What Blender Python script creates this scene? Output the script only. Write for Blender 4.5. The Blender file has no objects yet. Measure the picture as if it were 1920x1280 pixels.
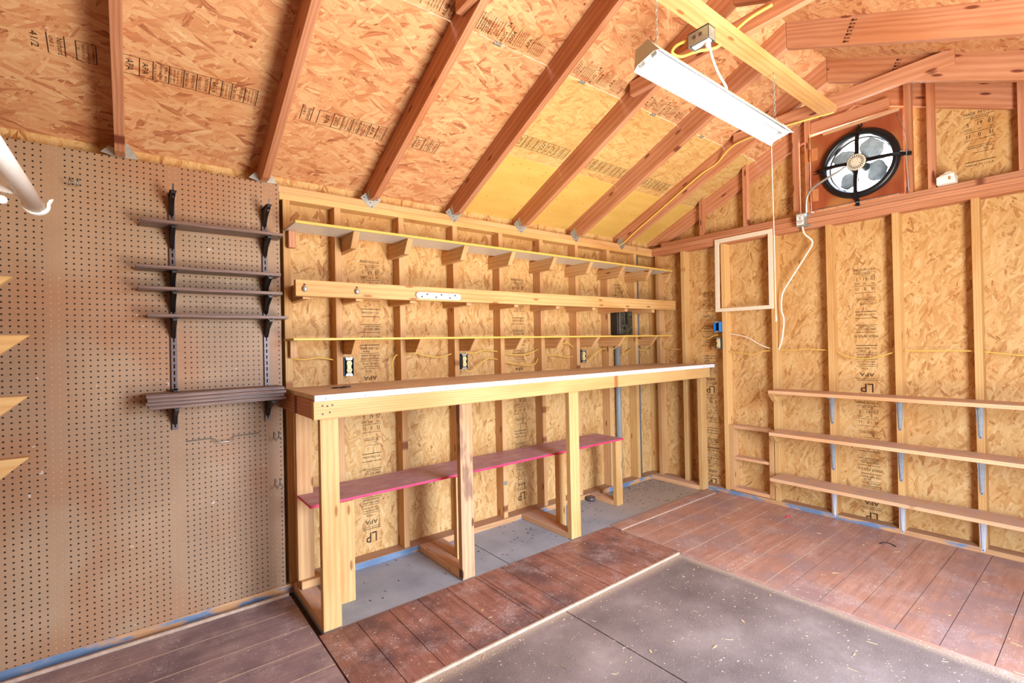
import bpy, bmesh, math, random
from mathutils import Vector as V, Matrix, noise
random.seed(7)
C = bpy.context.scene.collection
SC = bpy.context.scene
PI = math.pi

# ------------------------------------------------------------------ materials
def srgb(r, g, b):
    f = lambda c: c/12.92 if c <= .04045 else ((c+.055)/1.055)**2.4
    return (f(r/255), f(g/255), f(b/255), 1)

class G:
    def __init__(s, name):
        s.m = bpy.data.materials.new(name); s.m.use_nodes = True
        s.nt = s.m.node_tree; s.nt.nodes.clear()
        s.out = s.n('OutputMaterial'); s.bsdf = s.n('BsdfPrincipled')
        s.nt.links.new(s.bsdf.outputs[0], s.out.inputs[0])
    def n(s, t, props=None, **kw):
        nd = s.nt.nodes.new('ShaderNode'+t)
        for k, v in (props or {}).items(): setattr(nd, k, v)
        for k, v in kw.items():
            s.set(nd, k, v)
        return nd
    def set(s, nd, k, v):
        if k[0] == 'i' and k[1:].isdigit(): i = nd.inputs[int(k[1:])]
        else: i = nd.inputs[k.replace('_', ' ')]
        if hasattr(v, 'is_output') or isinstance(v, bpy.types.NodeSocket): s.nt.links.new(v, i)
        elif isinstance(v, bpy.types.Node): s.nt.links.new(v.outputs[0], i)
        else: i.default_value = v
    def math(s, op, a, b=0.0, c=None, clamp=False):
        nd = s.n('Math', {'operation': op, 'use_clamp': clamp}); s.set(nd, 'i0', a); s.set(nd, 'i1', b)
        if c is not None: s.set(nd, 'i2', c)
        return nd.outputs[0]
    def mix(s, f, a, b, blend='MIX'):
        nd = s.n('MixRGB', {'blend_type': blend}); s.set(nd, 'i0', f); s.set(nd, 'i1', a); s.set(nd, 'i2', b)
        return nd.outputs[0]
    def ramp(s, f, stops, interp='LINEAR'):
        nd = s.n('ValToRGB'); cr = nd.color_ramp; cr.interpolation = interp
        while len(cr.elements) < len(stops): cr.elements.new(.5)
        for e, (p, c) in zip(cr.elements, stops):
            e.position = p; e.color = c if isinstance(c, tuple) else (c, c, c, 1)
        s.set(nd, 'i0', f); return nd.outputs[0]
    def smooth(s, v, lo, hi):
        nd = s.n('MapRange', {'interpolation_type': 'SMOOTHSTEP'}); s.set(nd, 'i0', v); s.set(nd, 'i1', lo); s.set(nd, 'i2', hi)
        return nd.outputs[0]
    def coord(s, which='Object'): return s.n('TexCoord').outputs[which]
    def mapping(s, v, loc=(0,0,0), rot=(0,0,0), sc=(1,1,1)):
        return s.n('Mapping', Vector=v, Location=loc, Rotation=rot, Scale=sc).outputs[0]
    def noise(s, v, scale, detail=2, rough=.5, dist=0):
        return s.n('TexNoise', Vector=v, Scale=scale, Detail=detail, Roughness=rough, Distortion=dist)
    def bump(s, h, st=.3, d=.002):
        b = s.n('Bump', Strength=st, Distance=d, Height=h); s.set(s.bsdf, 'Normal', b)
    def fin(s, col, rough=.6, metal=0, spec=.35):
        s.set(s.bsdf, 'Base Color', col); s.set(s.bsdf, 'Roughness', rough); s.set(s.bsdf, 'Metallic', metal)
        s.set(s.bsdf, 'Specular IOR Level', spec); return s.m

def plain(name, col, rough=.5, metal=0, spec=.4, var=.06):
    g = G(name)
    nz = g.noise(g.coord(), 35, 3, .6).outputs[0]
    lo = tuple(c*(1-var) for c in col[:3])+(1,); hi = tuple(min(1, c*(1+var)) for c in col[:3])+(1,)
    return g.fin(g.ramp(nz, [(.3, lo), (.7, hi)]), rough, metal, spec)

def osb(name, cols, scale=1.0, ang=0.0):
    """oriented strand board: sets of long overlapping flakes, the 'highest' flake wins"""
    g = G(name)
    p = g.coord()
    wob = g.noise(p, 9*scale, 3, .6)
    vm = g.n('VectorMath', {'operation': 'MULTIPLY_ADD'}); g.set(vm, 'i0', wob.outputs[1]); g.set(vm, 'i1', (.028/scale,)*3); g.set(vm, 'i2', p)
    q = vm.outputs[0]
    best_h = best_v = best_f = None
    for k, (a, sx, sy) in enumerate(((.08, 9, 42), (-.50, 10, 48), (.48, 10, 44), (1.15, 13, 56), (-.20, 9, 38))):
        mp = g.mapping(g.mapping(q, rot=(0, 0, a+ang)), (k*3.7, k*1.3, 0), sc=(sx*scale, sy*scale, 1))
        vo = g.n('TexVoronoi', {'voronoi_dimensions': '2D'}, Vector=mp, Scale=1.0, Randomness=1.0)
        sep = g.n('SeparateColor'); g.set(sep, 'i0', vo.outputs['Color'])
        d = vo.outputs['Distance']
        h = g.math('SUBTRACT', sep.outputs[0] if k not in (3,) else g.math('MULTIPLY', sep.outputs[0], .93), g.math('MULTIPLY', g.math('POWER', d, 3), .3))
        fb = g.noise(g.mapping(mp, sc=(.9, 4.6, 1)), 1.0, 3, .7).outputs[0]
        val = g.math('ADD', g.math('MULTIPLY_ADD', g.math('POWER', sep.outputs[1], .75), .66, .14), g.math('MULTIPLY', g.math('SUBTRACT', fb, .5), 1.0))
        val = g.math('SUBTRACT', val, g.math('MULTIPLY', g.math('POWER', d, 5), .22))
        if best_h is None: best_h, best_v = h, val
        else:
            gt = g.math('GREATER_THAN', h, best_h)
            mx = g.n('Mix', {'data_type': 'FLOAT'}); g.set(mx, 'i0', gt); g.set(mx, 'i2', best_v); g.set(mx, 'i3', val)
            best_v = mx.outputs[0]; best_h = g.math('MAXIMUM', h, best_h)
    col = g.ramp(best_v, cols)
    lowf = g.noise(p, 2.1, 3).outputs[0]
    col = g.mix(g.smooth(lowf, .45, .7), col, g.mix(1, col, (.93, .83, .74, 1), 'MULTIPLY'))
    spk = g.smooth(g.noise(g.mapping(g.mapping(p, rot=(0, 0, ang)), sc=(1, 2.4, 1)), 40*scale, 2, .7).outputs[0], .665, .72)
    col = g.mix(g.math('MULTIPLY', spk, .7), col, srgb(118, 62, 36))
    g.bump(best_h, .2, .0012)
    return g.fin(col, .62, 0, .25)

def lumber(name, c_lo, c_hi, c_knot, ring=26, dust=0.0, stain=0.0):
    """sawn softwood, grain along local X"""
    g = G(name)
    rnd = g.n('ObjectInfo').outputs['Random']
    off = g.n('CombineXYZ'); g.set(off, 'i0', g.math('MULTIPLY', rnd, 37.0)); g.set(off, 'i1', g.math('MULTIPLY', rnd, 1.9)); g.set(off, 'i2', g.math('MULTIPLY', rnd, 5.3))
    add = g.n('VectorMath', {'operation': 'ADD'}); g.set(add, 'i0', g.coord()); g.set(add, 'i1', off)
    p = add.outputs[0]
    kn = g.n('TexVoronoi', {'voronoi_dimensions': '2D'}, Vector=g.mapping(p, sc=(3.1, 11, 1)), Scale=1.0)
    kd = kn.outputs['Distance']
    kr = g.n('SeparateColor'); g.set(kr, 'i0', kn.outputs['Color'])
    kmask = g.math('MULTIPLY', g.math('SUBTRACT', 1.0, g.smooth(kd, .05, .115)), g.math('GREATER_THAN', kr.outputs[0], .62))
    w = g.n('TexWave', {'wave_type': 'RINGS', 'rings_direction': 'X'}, Vector=g.mapping(p, (0, .03, .05), (0, .015, .03), (.35, 1, 1)),
            Scale=ring, Distortion=2.2, Detail=2, Detail_Scale=.6)
    fib = g.noise(g.mapping(p, sc=(5, 160, 160)), 1.0, 2, .6).outputs[0]
    f = g.math('ADD', g.math('MULTIPLY', w.outputs['Fac'], .38), g.math('MULTIPLY', fib, .7))
    col = g.ramp(f, [(.15, c_lo), (.75, c_hi)])
    big = g.noise(g.mapping(p, sc=(1.6, 6, 6)), 1.0, 2).outputs[0]
    col = g.mix(g.smooth(big, .38, .75), col, g.mix(1, col, (.86, .72, .58, 1), 'MULTIPLY'))
    tint = g.n('HueSaturation', Hue=.5, Saturation=1.0); g.set(tint, 'Value', g.math('ADD', .90, g.math('MULTIPLY', rnd, .2))); g.set(tint, 'Color', col)
    col = g.mix(kmask, tint.outputs[0], c_knot)
    if stain:
        st = g.smooth(g.noise(g.mapping(p, sc=(3, 9, 9)), 1.0, 3, .6).outputs[0], .56, .66)
        col = g.mix(g.math('MULTIPLY', st, stain), col, srgb(84, 62, 54))
    if dust:
        nz = g.n('SeparateXYZ'); g.set(nz, 'i0', g.n('NewGeometry').outputs['Normal'])
        dn = g.noise(g.coord(), 14, 4, .7).outputs[0]
        dm = g.math('MULTIPLY', g.smooth(nz.outputs[2], .6, .95), g.math('MULTIPLY', g.smooth(dn, .3, .6), dust))
        col = g.mix(dm, col, srgb(186, 162, 150))
    g.bump(fib, .12, .001)
    return g.fin(col, .58, 0, .3)

OSBC = [(.04, srgb(140, 86, 47)), (.24, srgb(187, 140, 82)), (.5, srgb(200, 160, 101)), (.78, srgb(208, 172, 116)), (1., srgb(223, 198, 155))]
OSBR = [(.04, srgb(137, 75, 47)), (.24, srgb(187, 125, 82)), (.5, srgb(202, 148, 101)), (.78, srgb(210, 165, 116)), (1., srgb(224, 196, 153))]
OSBP = [(.02, srgb(174, 122, 65)), (.3, srgb(196, 153, 92)), (.6, srgb(203, 165, 101)), (1., srgb(215, 185, 129))]
M = {}
M['osb_wall'] = osb('osb_wall', OSBC, 1.4, 1.57)
M['osb_side'] = osb('osb_side', OSBC, 1.35, 1.2)
M['osb_roof'] = osb('osb_roof', OSBR, 1.15, 0)
M['osb_pale'] = osb('osb_pale', OSBP, 1.35, .2)
M['pine'] = lumber('pine', srgb(190, 142, 92), srgb(208, 166, 114), srgb(132, 79, 47))
M['pine_gold'] = lumber('pine_gold', srgb(196, 150, 92), srgb(212, 174, 114), srgb(156, 103, 56))
M['pine_dusty'] = lumber('pine_dusty', srgb(204, 156, 112), srgb(220, 178, 134), srgb(126, 76, 50), dust=.8)
M['pine_worn'] = lumber('pine_worn', srgb(184, 137, 102), srgb(207, 165, 124), srgb(98, 62, 45), stain=.6)
M['rafter'] = lumber('rafter_wood', srgb(172, 112, 78), srgb(196, 140, 104), srgb(113, 59, 38), ring=20)
M['bench_top'] = lumber('bench_top', srgb(210, 188, 148), srgb(220, 200, 162), srgb(180, 150, 120), ring=6, dust=.6)
M['trim_pale'] = plain('dusty_trim', srgb(182, 158, 136), .6, 0, .3, .15)

def mk_ply():
    g = G('yellow_plywood'); p = g.coord()
    n1 = g.noise(g.mapping(p, sc=(2.5, 9, 1)), 1.0, 3, .55).outputs[0]
    col = g.ramp(n1, [(.3, srgb(206, 166, 84)), (.7, srgb(218, 182, 100))])
    k = g.n('TexVoronoi', {'voronoi_dimensions': '2D'}, Vector=g.mapping(p, sc=(7, 16, 1)), Scale=1.0)
    sp = g.n('SeparateColor'); g.set(sp, 'i0', k.outputs['Color'])
    km = g.math('MULTIPLY', g.math('LESS_THAN', k.outputs['Distance'], .055), g.math('GREATER_THAN', sp.outputs[0], .55))
    col = g.mix(g.math('MULTIPLY', km, .7), col, srgb(150, 100, 40))
    return g.fin(col, .5)
M['ply'] = mk_ply()

def mk_peg():
    g = G('pegboard'); p = g.coord()
    sx = g.n('SeparateXYZ'); g.set(sx, 'i0', p); x, z = sx.outputs[0], sx.outputs[2]
    S = 1/.0254
    fx = g.math('SUBTRACT', g.math('FRACT', g.math('MULTIPLY', x, S)), .5); fz = g.math('SUBTRACT', g.math('FRACT', g.math('MULTIPLY', z, S)), .5)
    r = g.math('SQRT', g.math('ADD', g.math('MULTIPLY', fx, fx), g.math('MULTIPLY', fz, fz)))
    hole = g.math('SUBTRACT', 1.0, g.smooth(r, .125, .16))
    # holes that lie over a stud show pale wood behind instead of the dark bay
    sm = None
    for a in (-.259, .174, .609):
        b = g.math('LESS_THAN', g.math('ABSOLUTE', g.math('SUBTRACT', x, a)), .031)
        sm = b if sm is None else g.math('MAXIMUM', sm, b)
    n1 = g.noise(p, 2.2, 3, .55).outputs[0]; n2 = g.noise(p, 60, 3, .7).outputs[0]; n3 = g.noise(g.mapping(p, (3, 0, 1), sc=(1.6, 1, 1.1)), 1.5, 2).outputs[0]
    col = g.ramp(n1, [(.3, srgb(146, 116, 86)), (.7, srgb(168, 138, 106))])
    col = g.mix(g.math('MULTIPLY', g.smooth(n3, .5, .68), .55), col, srgb(160, 104, 62))
    col = g.mix(g.math('MULTIPLY', g.smooth(n2, .35, .75), .25), col, srgb(170, 136, 112))
    sc = g.smooth(g.noise(p, 24, 2, .6).outputs[0], .735, .755)
    col = g.mix(g.math('MULTIPLY', sc, .8), col, srgb(205, 186, 168))
    hc = g.mix(sm, srgb(22, 14, 10), srgb(186, 142, 104))
    col = g.mix(hole, col, hc)
    g.bump(g.math('SUBTRACT', 1.0, hole), .6, .003)
    return g.fin(col, .5, 0, .35)
M['peg'] = mk_peg()

def mk_lam():
    g = G('dark_laminate'); p = g.coord()
    n1 = g.noise(g.mapping(p, sc=(4, 160, 160)), 1.0, 3, .6).outputs[0]
    return g.fin(g.ramp(n1, [(.35, srgb(74, 54, 46)), (.65, srgb(140, 112, 98))]), .45)
M['lam'] = mk_lam()

def mk_plank(name, c0, c1, c2, rot=0):
    g = G(name); p = g.coord()
    n1 = g.noise(g.mapping(g.mapping(p, rot=(0, 0, rot)), sc=(34, 2.2, 1)), 1.0, 4, .65).outputs[0]
    n2 = g.noise(p, 3.1, 4, .62).outputs[0]
    col = g.ramp(n1, [(.3, c0), (.7, c1)])
    col = g.mix(g.smooth(n2, .42, .66), col, c2)
    d1 = g.noise(p, 5, 5, .72).outputs[0]; d2 = g.noise(p, 150, 2, .8).outputs[0]
    dm = g.math('MULTIPLY', g.smooth(d1, .45, .72), g.smooth(d2, .35, .7))
    col = g.mix(g.math('MULTIPLY', dm, .8), col, srgb(206, 188, 182))
    spk = g.smooth(g.noise(p, 95, 1, .5).outputs[0], .73, .76)
    col = g.mix(spk, col, srgb(226, 208, 190))
    m = g.fin(col, g.ramp(n2, [(.3, .34), (.7, .55)]), 0, .45)
    return m
M['plank'] = mk_plank('plank_floor', srgb(120, 76, 64), srgb(168, 118, 100), srgb(104, 76, 72))
M['plank_x'] = mk_plank('plank_floor_side', srgb(154, 110, 94), srgb(192, 146, 124), srgb(156, 126, 120), PI/2)
M['plank_l'] = mk_plank('plank_floor_left', srgb(128, 106, 107), srgb(162, 138, 136), srgb(116, 100, 104), PI/2)

def mk_mat():
    g = G('floor_mat'); p = g.coord()
    n1 = g.noise(p, 2.3, 5, .62).outputs[0]
    col = g.ramp(n1, [(.3, srgb(92, 82, 80)), (.55, srgb(126, 114, 110)), (.75, srgb(158, 146, 140))])
    d2 = g.noise(p, 170, 2, .8).outputs[0]
    col = g.mix(g.math('MULTIPLY', g.smooth(d2, .45, .75), .38), col, srgb(190, 174, 160))
    spk = g.smooth(g.noise(p, 80, 1, .5).outputs[0], .74, .765)
    col = g.mix(spk, col, srgb(230, 214, 190))
    # sawdust drift along the two raised plank edges
    sx = g.n('SeparateXYZ'); g.set(sx, 'i0', p)
    e = g.math('MINIMUM', g.math('SUBTRACT', 1.775, sx.outputs[1]), g.math('SUBTRACT', 2.715, sx.outputs[0]))
    e = g.math('ADD', e, g.math('MULTIPLY', g.math('SUBTRACT', n1, .5), .12))
    dm = g.math('MULTIPLY', g.math('SUBTRACT', 1.0, g.smooth(e, 0.0, .07)), g.math('MULTIPLY', g.smooth(d2, .25, .7), .8), clamp=True)
    col = g.mix(dm, col, srgb(212, 190, 160))
    return g.fin(col, .5, 0, .4)
M['mat'] = mk_mat()

def mk_conc():
    g = G('grey_painted_floor'); p = g.coord()
    n1 = g.noise(p, 3.3, 4, .6).outputs[0]; n2 = g.noise(p, 120, 2, .7).outputs[0]
    col = g.ramp(n1, [(.3, srgb(136, 146, 154)), (.7, srgb(168, 176, 182))])
    sx = g.n('SeparateXYZ'); g.set(sx, 'i0', p)
    dust = g.math('MULTIPLY', g.smooth(g.math('ADD', sx.outputs[0], g.math('MULTIPLY', n1, .9)), 3.1, 3.9), .8)
    col = g.mix(dust, col, srgb(168, 152, 132))
    col = g.mix(g.math('MULTIPLY', g.smooth(n2, .5, .75), .4), col, srgb(190, 184, 176))
    return g.fin(col, .6)
M['conc'] = mk_conc()

def mk_blue():
    g = G('flaking_blue_paint'); p = g.coord()
    n1 = g.noise(g.mapping(p, sc=(1.2, 4, 4)), 2.2, 4, .6).outputs[0]
    nz = g.n('SeparateXYZ'); g.set(nz, 'i0', g.n('NewGeometry').outputs['Normal'])
    wood = g.ramp(g.noise(g.mapping(p, sc=(4, 90, 90)), 1.0, 2).outputs[0], [(.3, srgb(176, 128, 84)), (.7, srgb(206, 160, 112))])
    blue = g.ramp(n1, [(.3, srgb(86, 110, 140)), (.6, srgb(124, 144, 164))])
    m = g.math('MULTIPLY', g.smooth(n1, .58, .50), g.math('LESS_THAN', nz.outputs[2], .6))
    mm = g.math('SUBTRACT', 1.0, g.smooth(n1, .46, .53)); mm = g.math('MULTIPLY', mm, g.math('LESS_THAN', nz.outputs[2], .6))
    col = g.mix(mm, wood, blue)
    d = g.math('MULTIPLY', g.math('GREATER_THAN', nz.outputs[2], .6), .5)
    col = g.mix(d, col, srgb(140, 116, 104))
    return g.fin(col, .6)
M['blue_plate'] = mk_blue()

def mk_red():
    g = G('red_painted_board'); p = g.coord()
    nz = g.n('SeparateXYZ'); g.set(nz, 'i0', g.n('NewGeometry').outputs['Normal'])
    n1 = g.noise(g.mapping(p, sc=(1, 2, 1)), 7, 4, .65).outputs[0]; n2 = g.noise(p, 140, 2, .7).outputs[0]
    red = g.ramp(n1, [(.3, srgb(214, 40, 84)), (.7, srgb(232, 70, 112))])
    top = g.ramp(n1, [(.3, srgb(176, 112, 122)), (.6, srgb(190, 146, 150)), (.75, srgb(200, 172, 170))])
    top = g.mix(g.math('MULTIPLY', g.smooth(n2, .5, .75), .4), top, srgb(206, 186, 180))
    return g.fin(g.mix(g.smooth(nz.outputs[2], .5, .9), red, top), .5)
M['red'] = mk_red()

M['white'] = plain('white_paint', srgb(238, 238, 236), .4, 0, .5, .02)
M['melamine'] = plain('white_melamine', srgb(214, 210, 196), .35, 0, .5, .05)
M['yellow_edge'] = plain('yellow_edge_paint', srgb(212, 176, 84), .5, 0, .4, .05)
M['offwhite'] = plain('cream_paint', srgb(226, 214, 188), .5, 0, .4, .04)
M['black'] = plain('black_metal', srgb(26, 22, 22), .4, 0, .5, .2)
M['std'] = plain('grey_brown_metal', srgb(96, 84, 84), .4, .3, .5, .12)
M['galv'] = plain('galvanised_steel', srgb(176, 184, 178), .38, .7, .5, .12)
M['zinc'] = plain('zinc_bracket', srgb(170, 178, 182), .35, .45, .5, .12)
M['brwhite'] = plain('pale_bracket', srgb(206, 212, 220), .35, .25, .5, .05)
M['pvc'] = plain('grey_conduit_plastic', srgb(142, 148, 150), .45, 0, .4, .06)
M['pvcd'] = plain('dark_grey_conduit_plastic', srgb(104, 108, 112), .45, 0, .4, .06)
M['ivory'] = plain('ivory_plastic', srgb(226, 208, 146), .4, 0, .45, .04)
M['plwhite'] = plain('white_plastic', srgb(240, 238, 230), .4, 0, .45, .03)
M['boxb'] = plain('dark_blue_box', srgb(44, 70, 92), .45, 0, .4, .1)
M['boxd'] = plain('dark_box_inside', srgb(14, 14, 16), .6, 0, .3, .1)
M['boxblue'] = plain('bright_blue_box', srgb(34, 122, 200), .4, 0, .45, .08)
M['cable'] = plain('yellow_cable', srgb(226, 184, 90), .5, 0, .35, .06)
M['cablew'] = plain('white_cable', srgb(238, 226, 206), .45, 0, .4, .03)
M['ink'] = plain('stamp_ink', srgb(58, 34, 20), .7, 0, .2, .2)
M['fanblk'] = plain('black_fan_steel', srgb(24, 26, 28), .32, .2, .5, .2)
M['fanblade'] = plain('brushed_blade', srgb(112, 114, 112), .45, .1, .4, .15)
M['motor'] = plain('motor_cover_cream', srgb(214, 206, 180), .45, 0, .4, .05)
M['hinge'] = plain('tan_hinge', srgb(200, 132, 84), .4, .1, .5, .1)
M['lampback'] = plain('lamp_shell_shade_tan', srgb(196, 188, 160), .4, 0, .4, .04)  # tan holds the beige shadow of the end plate, painted into the colour
M['lampwhite'] = plain('lamp_reflector', srgb(222, 223, 225), .3, 0, .5, .01)
M['nail'] = plain('nail_steel', srgb(60, 48, 40), .5, .5, .5, .1)
def mk_fanpanel():
    g = G('red_brown_plywood'); p = g.coord()
    n1 = g.noise(g.mapping(p, sc=(7, 7, 1.6)), 1.0, 4, .6).outputs[0]
    n2 = g.noise(p, 2.6, 2).outputs[0]
    col = g.ramp(n1, [(.3, srgb(132, 62, 36)), (.7, srgb(164, 88, 52))])
    return g.fin(g.mix(g.smooth(n2, .5, .7), col, srgb(168, 112, 62)), .45)
M['fanpanel'] = mk_fanpanel()
def mk_green():
    g = G('mottled_green_steel'); p = g.coord()
    n1 = g.noise(p, 45, 4, .7).outputs[0]
    return g.fin(g.ramp(n1, [(.38, srgb(26, 26, 20)), (.6, srgb(84, 82, 62)), (.75, srgb(116, 114, 90))]), .5, .2)
M['green'] = mk_green()
M['chip'] = plain('wood_chip', srgb(206, 178, 130), .7, 0, .2, .25)
M['stuffdark'] = plain('dark_crumbs', srgb(66, 52, 44), .8, 0, .2, .3)
M['pink'] = plain('red_plastic_cap', srgb(220, 40, 80), .4)
M['tubeglass'] = plain('fluorescent_tube', srgb(250, 250, 250), .2, 0, .5, .01)
_b = M['tubeglass'].node_tree.nodes['Principled BSDF']; _b.inputs['Emission Color'].default_value = (1, 1, 1, 1); _b.inputs['Emission Strength'].default_value = .12

# ------------------------------------------------------------------ builders
WM = {}
def link(name, bm, mat, M4, parent=None, smooth=False):
    me = bpy.data.meshes.new(name)
    bm.normal_update(); bm.to_mesh(me); bm.free()
    if smooth:
        for f in me.polygons: f.use_smooth = True
    mats = mat if isinstance(mat, (list, tuple)) else [mat]
    for m in mats: me.materials.append(m)
    o = bpy.data.objects.new(name, me); C.objects.link(o)
    if parent is not None:
        o.parent = parent; o.matrix_parent_inverse = WM[parent].inverted()
    o.matrix_basis = M4; WM[o] = M4.copy()
    return o
def tag(o, label, cat, group=None, kind=None):
    o['label'] = label; o['category'] = cat
    if group: o['group'] = group
    if kind: o['kind'] = kind
    return o
def thing(name, label, cat, loc=(0, 0, 0), group=None, kind=None):
    o = bpy.data.objects.new(name, None); C.objects.link(o); o.location = loc; o.empty_display_size = .05
    WM[o] = Matrix.Translation(V(loc)); return tag(o, label, cat, group, kind)

def slab(name, pts, ext, mat, parent=None, grain=None, bev=.0015):
    pts = [V(p) for p in pts]; ext = V(ext)
    if grain is None:
        es = [pts[i]-pts[i-1] for i in range(len(pts))]+[ext]; grain = max(es, key=lambda e: e.length)
    X = V(grain).normalized(); Z = ext.normalized()
    if abs(X.dot(Z)) > .9:
        e = max([pts[i]-pts[i-1] for i in range(len(pts))], key=lambda e: e.length); Z = X.cross(e).normalized()
    Y = Z.cross(X).normalized(); Z = X.cross(Y).normalized()
    c = sum(pts, V((0, 0, 0)))/len(pts)+ext/2
    m4 = Matrix((X, Y, Z)).transposed().to_4x4(); m4.translation = c; inv = m4.inverted()
    bm = bmesh.new()
    a = [bm.verts.new(inv @ p) for p in pts]; b = [bm.verts.new(inv @ (p+ext)) for p in pts]
    bm.faces.new(a); bm.faces.new(b[::-1]); n = len(a)
    for i in range(n): bm.faces.new((a[i], b[i], b[(i+1) % n], a[(i+1) % n]))
    bmesh.ops.recalc_face_normals(bm, faces=bm.faces)
    if bev: bmesh.ops.bevel(bm, geom=bm.edges[:], offset=bev, segments=1, affect='EDGES', clamp_overlap=True)
    return link(name, bm, mat, m4, parent)
def bx(name, x0, x1, y0, y1, z0, z1, mat, parent=None, grain=None, bev=.0015):
    return slab(name, [(x0, y0, z0), (x1, y0, z0), (x1, y1, z0), (x0, y1, z0)], (0, 0, z1-z0), mat, parent,
                grain or max(((x1-x0), (1, 0, 0)), ((y1-y0), (0, 1, 0)), ((z1-z0), (0, 0, 1)))[1], bev)
def addbox(bm, x0, x1, y0, y1, z0, z1, mi=0):
    vs = [bm.verts.new((x, y, z)) for z in (z0, z1) for y in (y0, y1) for x in (x0, x1)]
    for f in ((0, 2, 3, 1), (4, 5, 7, 6), (0, 1, 5, 4), (2, 6, 7, 3), (0, 4, 6, 2), (1, 3, 7, 5)):
        bm.faces.new([vs[i] for i in f]).material_index = mi
def addprism(bm, pts, ext, mi=0):
    ext = V(ext); a = [bm.verts.new(V(p)) for p in pts]; b = [bm.verts.new(V(p)+ext) for p in pts]; n = len(a)
    fs = [bm.faces.new(a), bm.faces.new(b[::-1])]+[bm.faces.new((a[i], b[i], b[(i+1) % n], a[(i+1) % n])) for i in range(n)]
    for f in fs: f.material_index = mi
def spline(pts, k=6):
    pts = [V(p) for p in pts]; out = []
    for i in range(len(pts)-1):
        p0 = pts[max(i-1, 0)]; p1 = pts[i]; p2 = pts[i+1]; p3 = pts[min(i+2, len(pts)-1)]
        for j in range(k):
            t = j/k
            out.append(.5*((2*p1)+(p2-p0)*t+(2*p0-5*p1+4*p2-p3)*t*t+(3*p1-p0-3*p2+p3)*t**3))
    return out+[pts[-1]]
def addtube(bm, pts, r, seg=8, cap=True, mi=0):
    pts = [V(p) for p in pts]; rings = []; up = None
    for i, p in enumerate(pts):
        d = (pts[min(i+1, len(pts)-1)]-pts[max(i-1, 0)]).normalized()
        if up is None or abs(up.dot(d)) > .95: up = V((0, 0, 1)) if abs(d.z) < .9 else V((1, 0, 0))
        s = d.cross(up).normalized(); u = s.cross(d).normalized(); up = u
        rr = r[i] if isinstance(r, (list, tuple)) else r
        rings.append([bm.verts.new(p+(s*math.cos(a)+u*math.sin(a))*rr) for a in [2*PI*k/seg for k in range(seg)]])
    for A, B in zip(rings, rings[1:]):
        for k in range(seg):
            f = bm.faces.new((A[k], A[(k+1) % seg], B[(k+1) % seg], B[k])); f.smooth = True; f.material_index = mi
    if cap:
        bm.faces.new(rings[0][::-1]).material_index = mi; bm.faces.new(rings[-1]).material_index = mi
def fin(name, bm, mat, parent=None, origin=(0, 0, 0)):
    o = V(origin)
    for v in bm.verts: v.co -= o
    bmesh.ops.recalc_face_normals(bm, faces=bm.faces)
    return link(name, bm, mat, Matrix.Translation(o), parent)
def tube(name, pts, r, mat, parent=None, seg=8, k=6):
    bm = bmesh.new(); pp = spline(pts, k) if k else [V(p) for p in pts]
    addtube(bm, pp, r, seg); return fin(name, bm, mat, parent, pp[0])

# printed stamps: flat lettering on the boards
_font_cache = {}
def glyphs(s):
    if s in _font_cache: return _font_cache[s]
    cu = bpy.data.curves.new('txt', 'FONT'); cu.body = s; cu.size = 1.0; cu.resolution_u = 2
    cu.align_x = 'CENTER'; cu.align_y = 'CENTER'
    o = bpy.data.objects.new('txt', cu); C.objects.link(o)
    dg = bpy.context.evaluated_depsgraph_get(); dg.update()
    me = bpy.data.meshes.new_from_object(o.evaluated_get(dg))
    r = ([tuple(v.co) for v in me.vertices], [tuple(f.vertices) for f in me.polygons])
    bpy.data.objects.remove(o); bpy.data.curves.remove(cu); bpy.data.meshes.remove(me)
    _font_cache[s] = r; return r
def stamp(parent, origin, right, up, items, name='printed_stamp', mat=None):
    right = V(right).normalized(); up = V(up).normalized(); nrm = right.cross(up); o = V(origin)+nrm*.0012
    bm = bmesh.new()
    def place(x, y): return right*x+up*y
    for it in items:
        if isinstance(it[0], str):
            s, x, y, h = it[:4]; w = it[4] if len(it) > 4 else None; flip = it[5] if len(it) > 5 else False
            vs, fs = glyphs(s)
            if not vs: continue
            xs = [v[0] for v in vs]; wd = max(xs)-min(xs); sx = (w/wd) if w else h
            sg = -1 if flip else 1
            bv = [bm.verts.new(place(x+sg*v[0]*sx, y+sg*v[1]*h*1.3)) for v in vs]
            for f in fs:
                try: bm.faces.new([bv[i] for i in f])
                except ValueError: pass
        else:
            x0, y0, x1, y1 = it
            bm.faces.new([bm.verts.new(place(a, b)) for a, b in ((x0, y0), (x1, y0), (x1, y1), (x0, y1))])
    return link(name, bm, mat or M['ink'], Matrix.Translation(o), parent)
def rule(x0, x1, y, t=.0022): return (x0, y-t/2, x1, y+t/2)

# ------------------------------------------------------------------ geometry constants (metres; camera stands at x=0, y=0)
YA, YO = 2.909, 2.998          # back wall: stud faces / sheathing
XB, XO = 4.08, 4.169           # fan wall: stud faces / sheathing
XL = -.72                      # left gable sheathing
YF = -.65                      # front (door) wall
T = .038
ZR, YR, S1, S2 = 3.165, 1.19, .4646, .425
zs1 = lambda y: ZR-S1*(y-YR)
zs2 = lambda y: ZR-S2*(YR-y)
PT = 2.253                     # top of the wall plates
ORD = ['first', 'second', 'third', 'fourth', 'fifth', 'sixth', 'seventh', 'eighth', 'ninth', 'tenth', 'eleventh']

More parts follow.
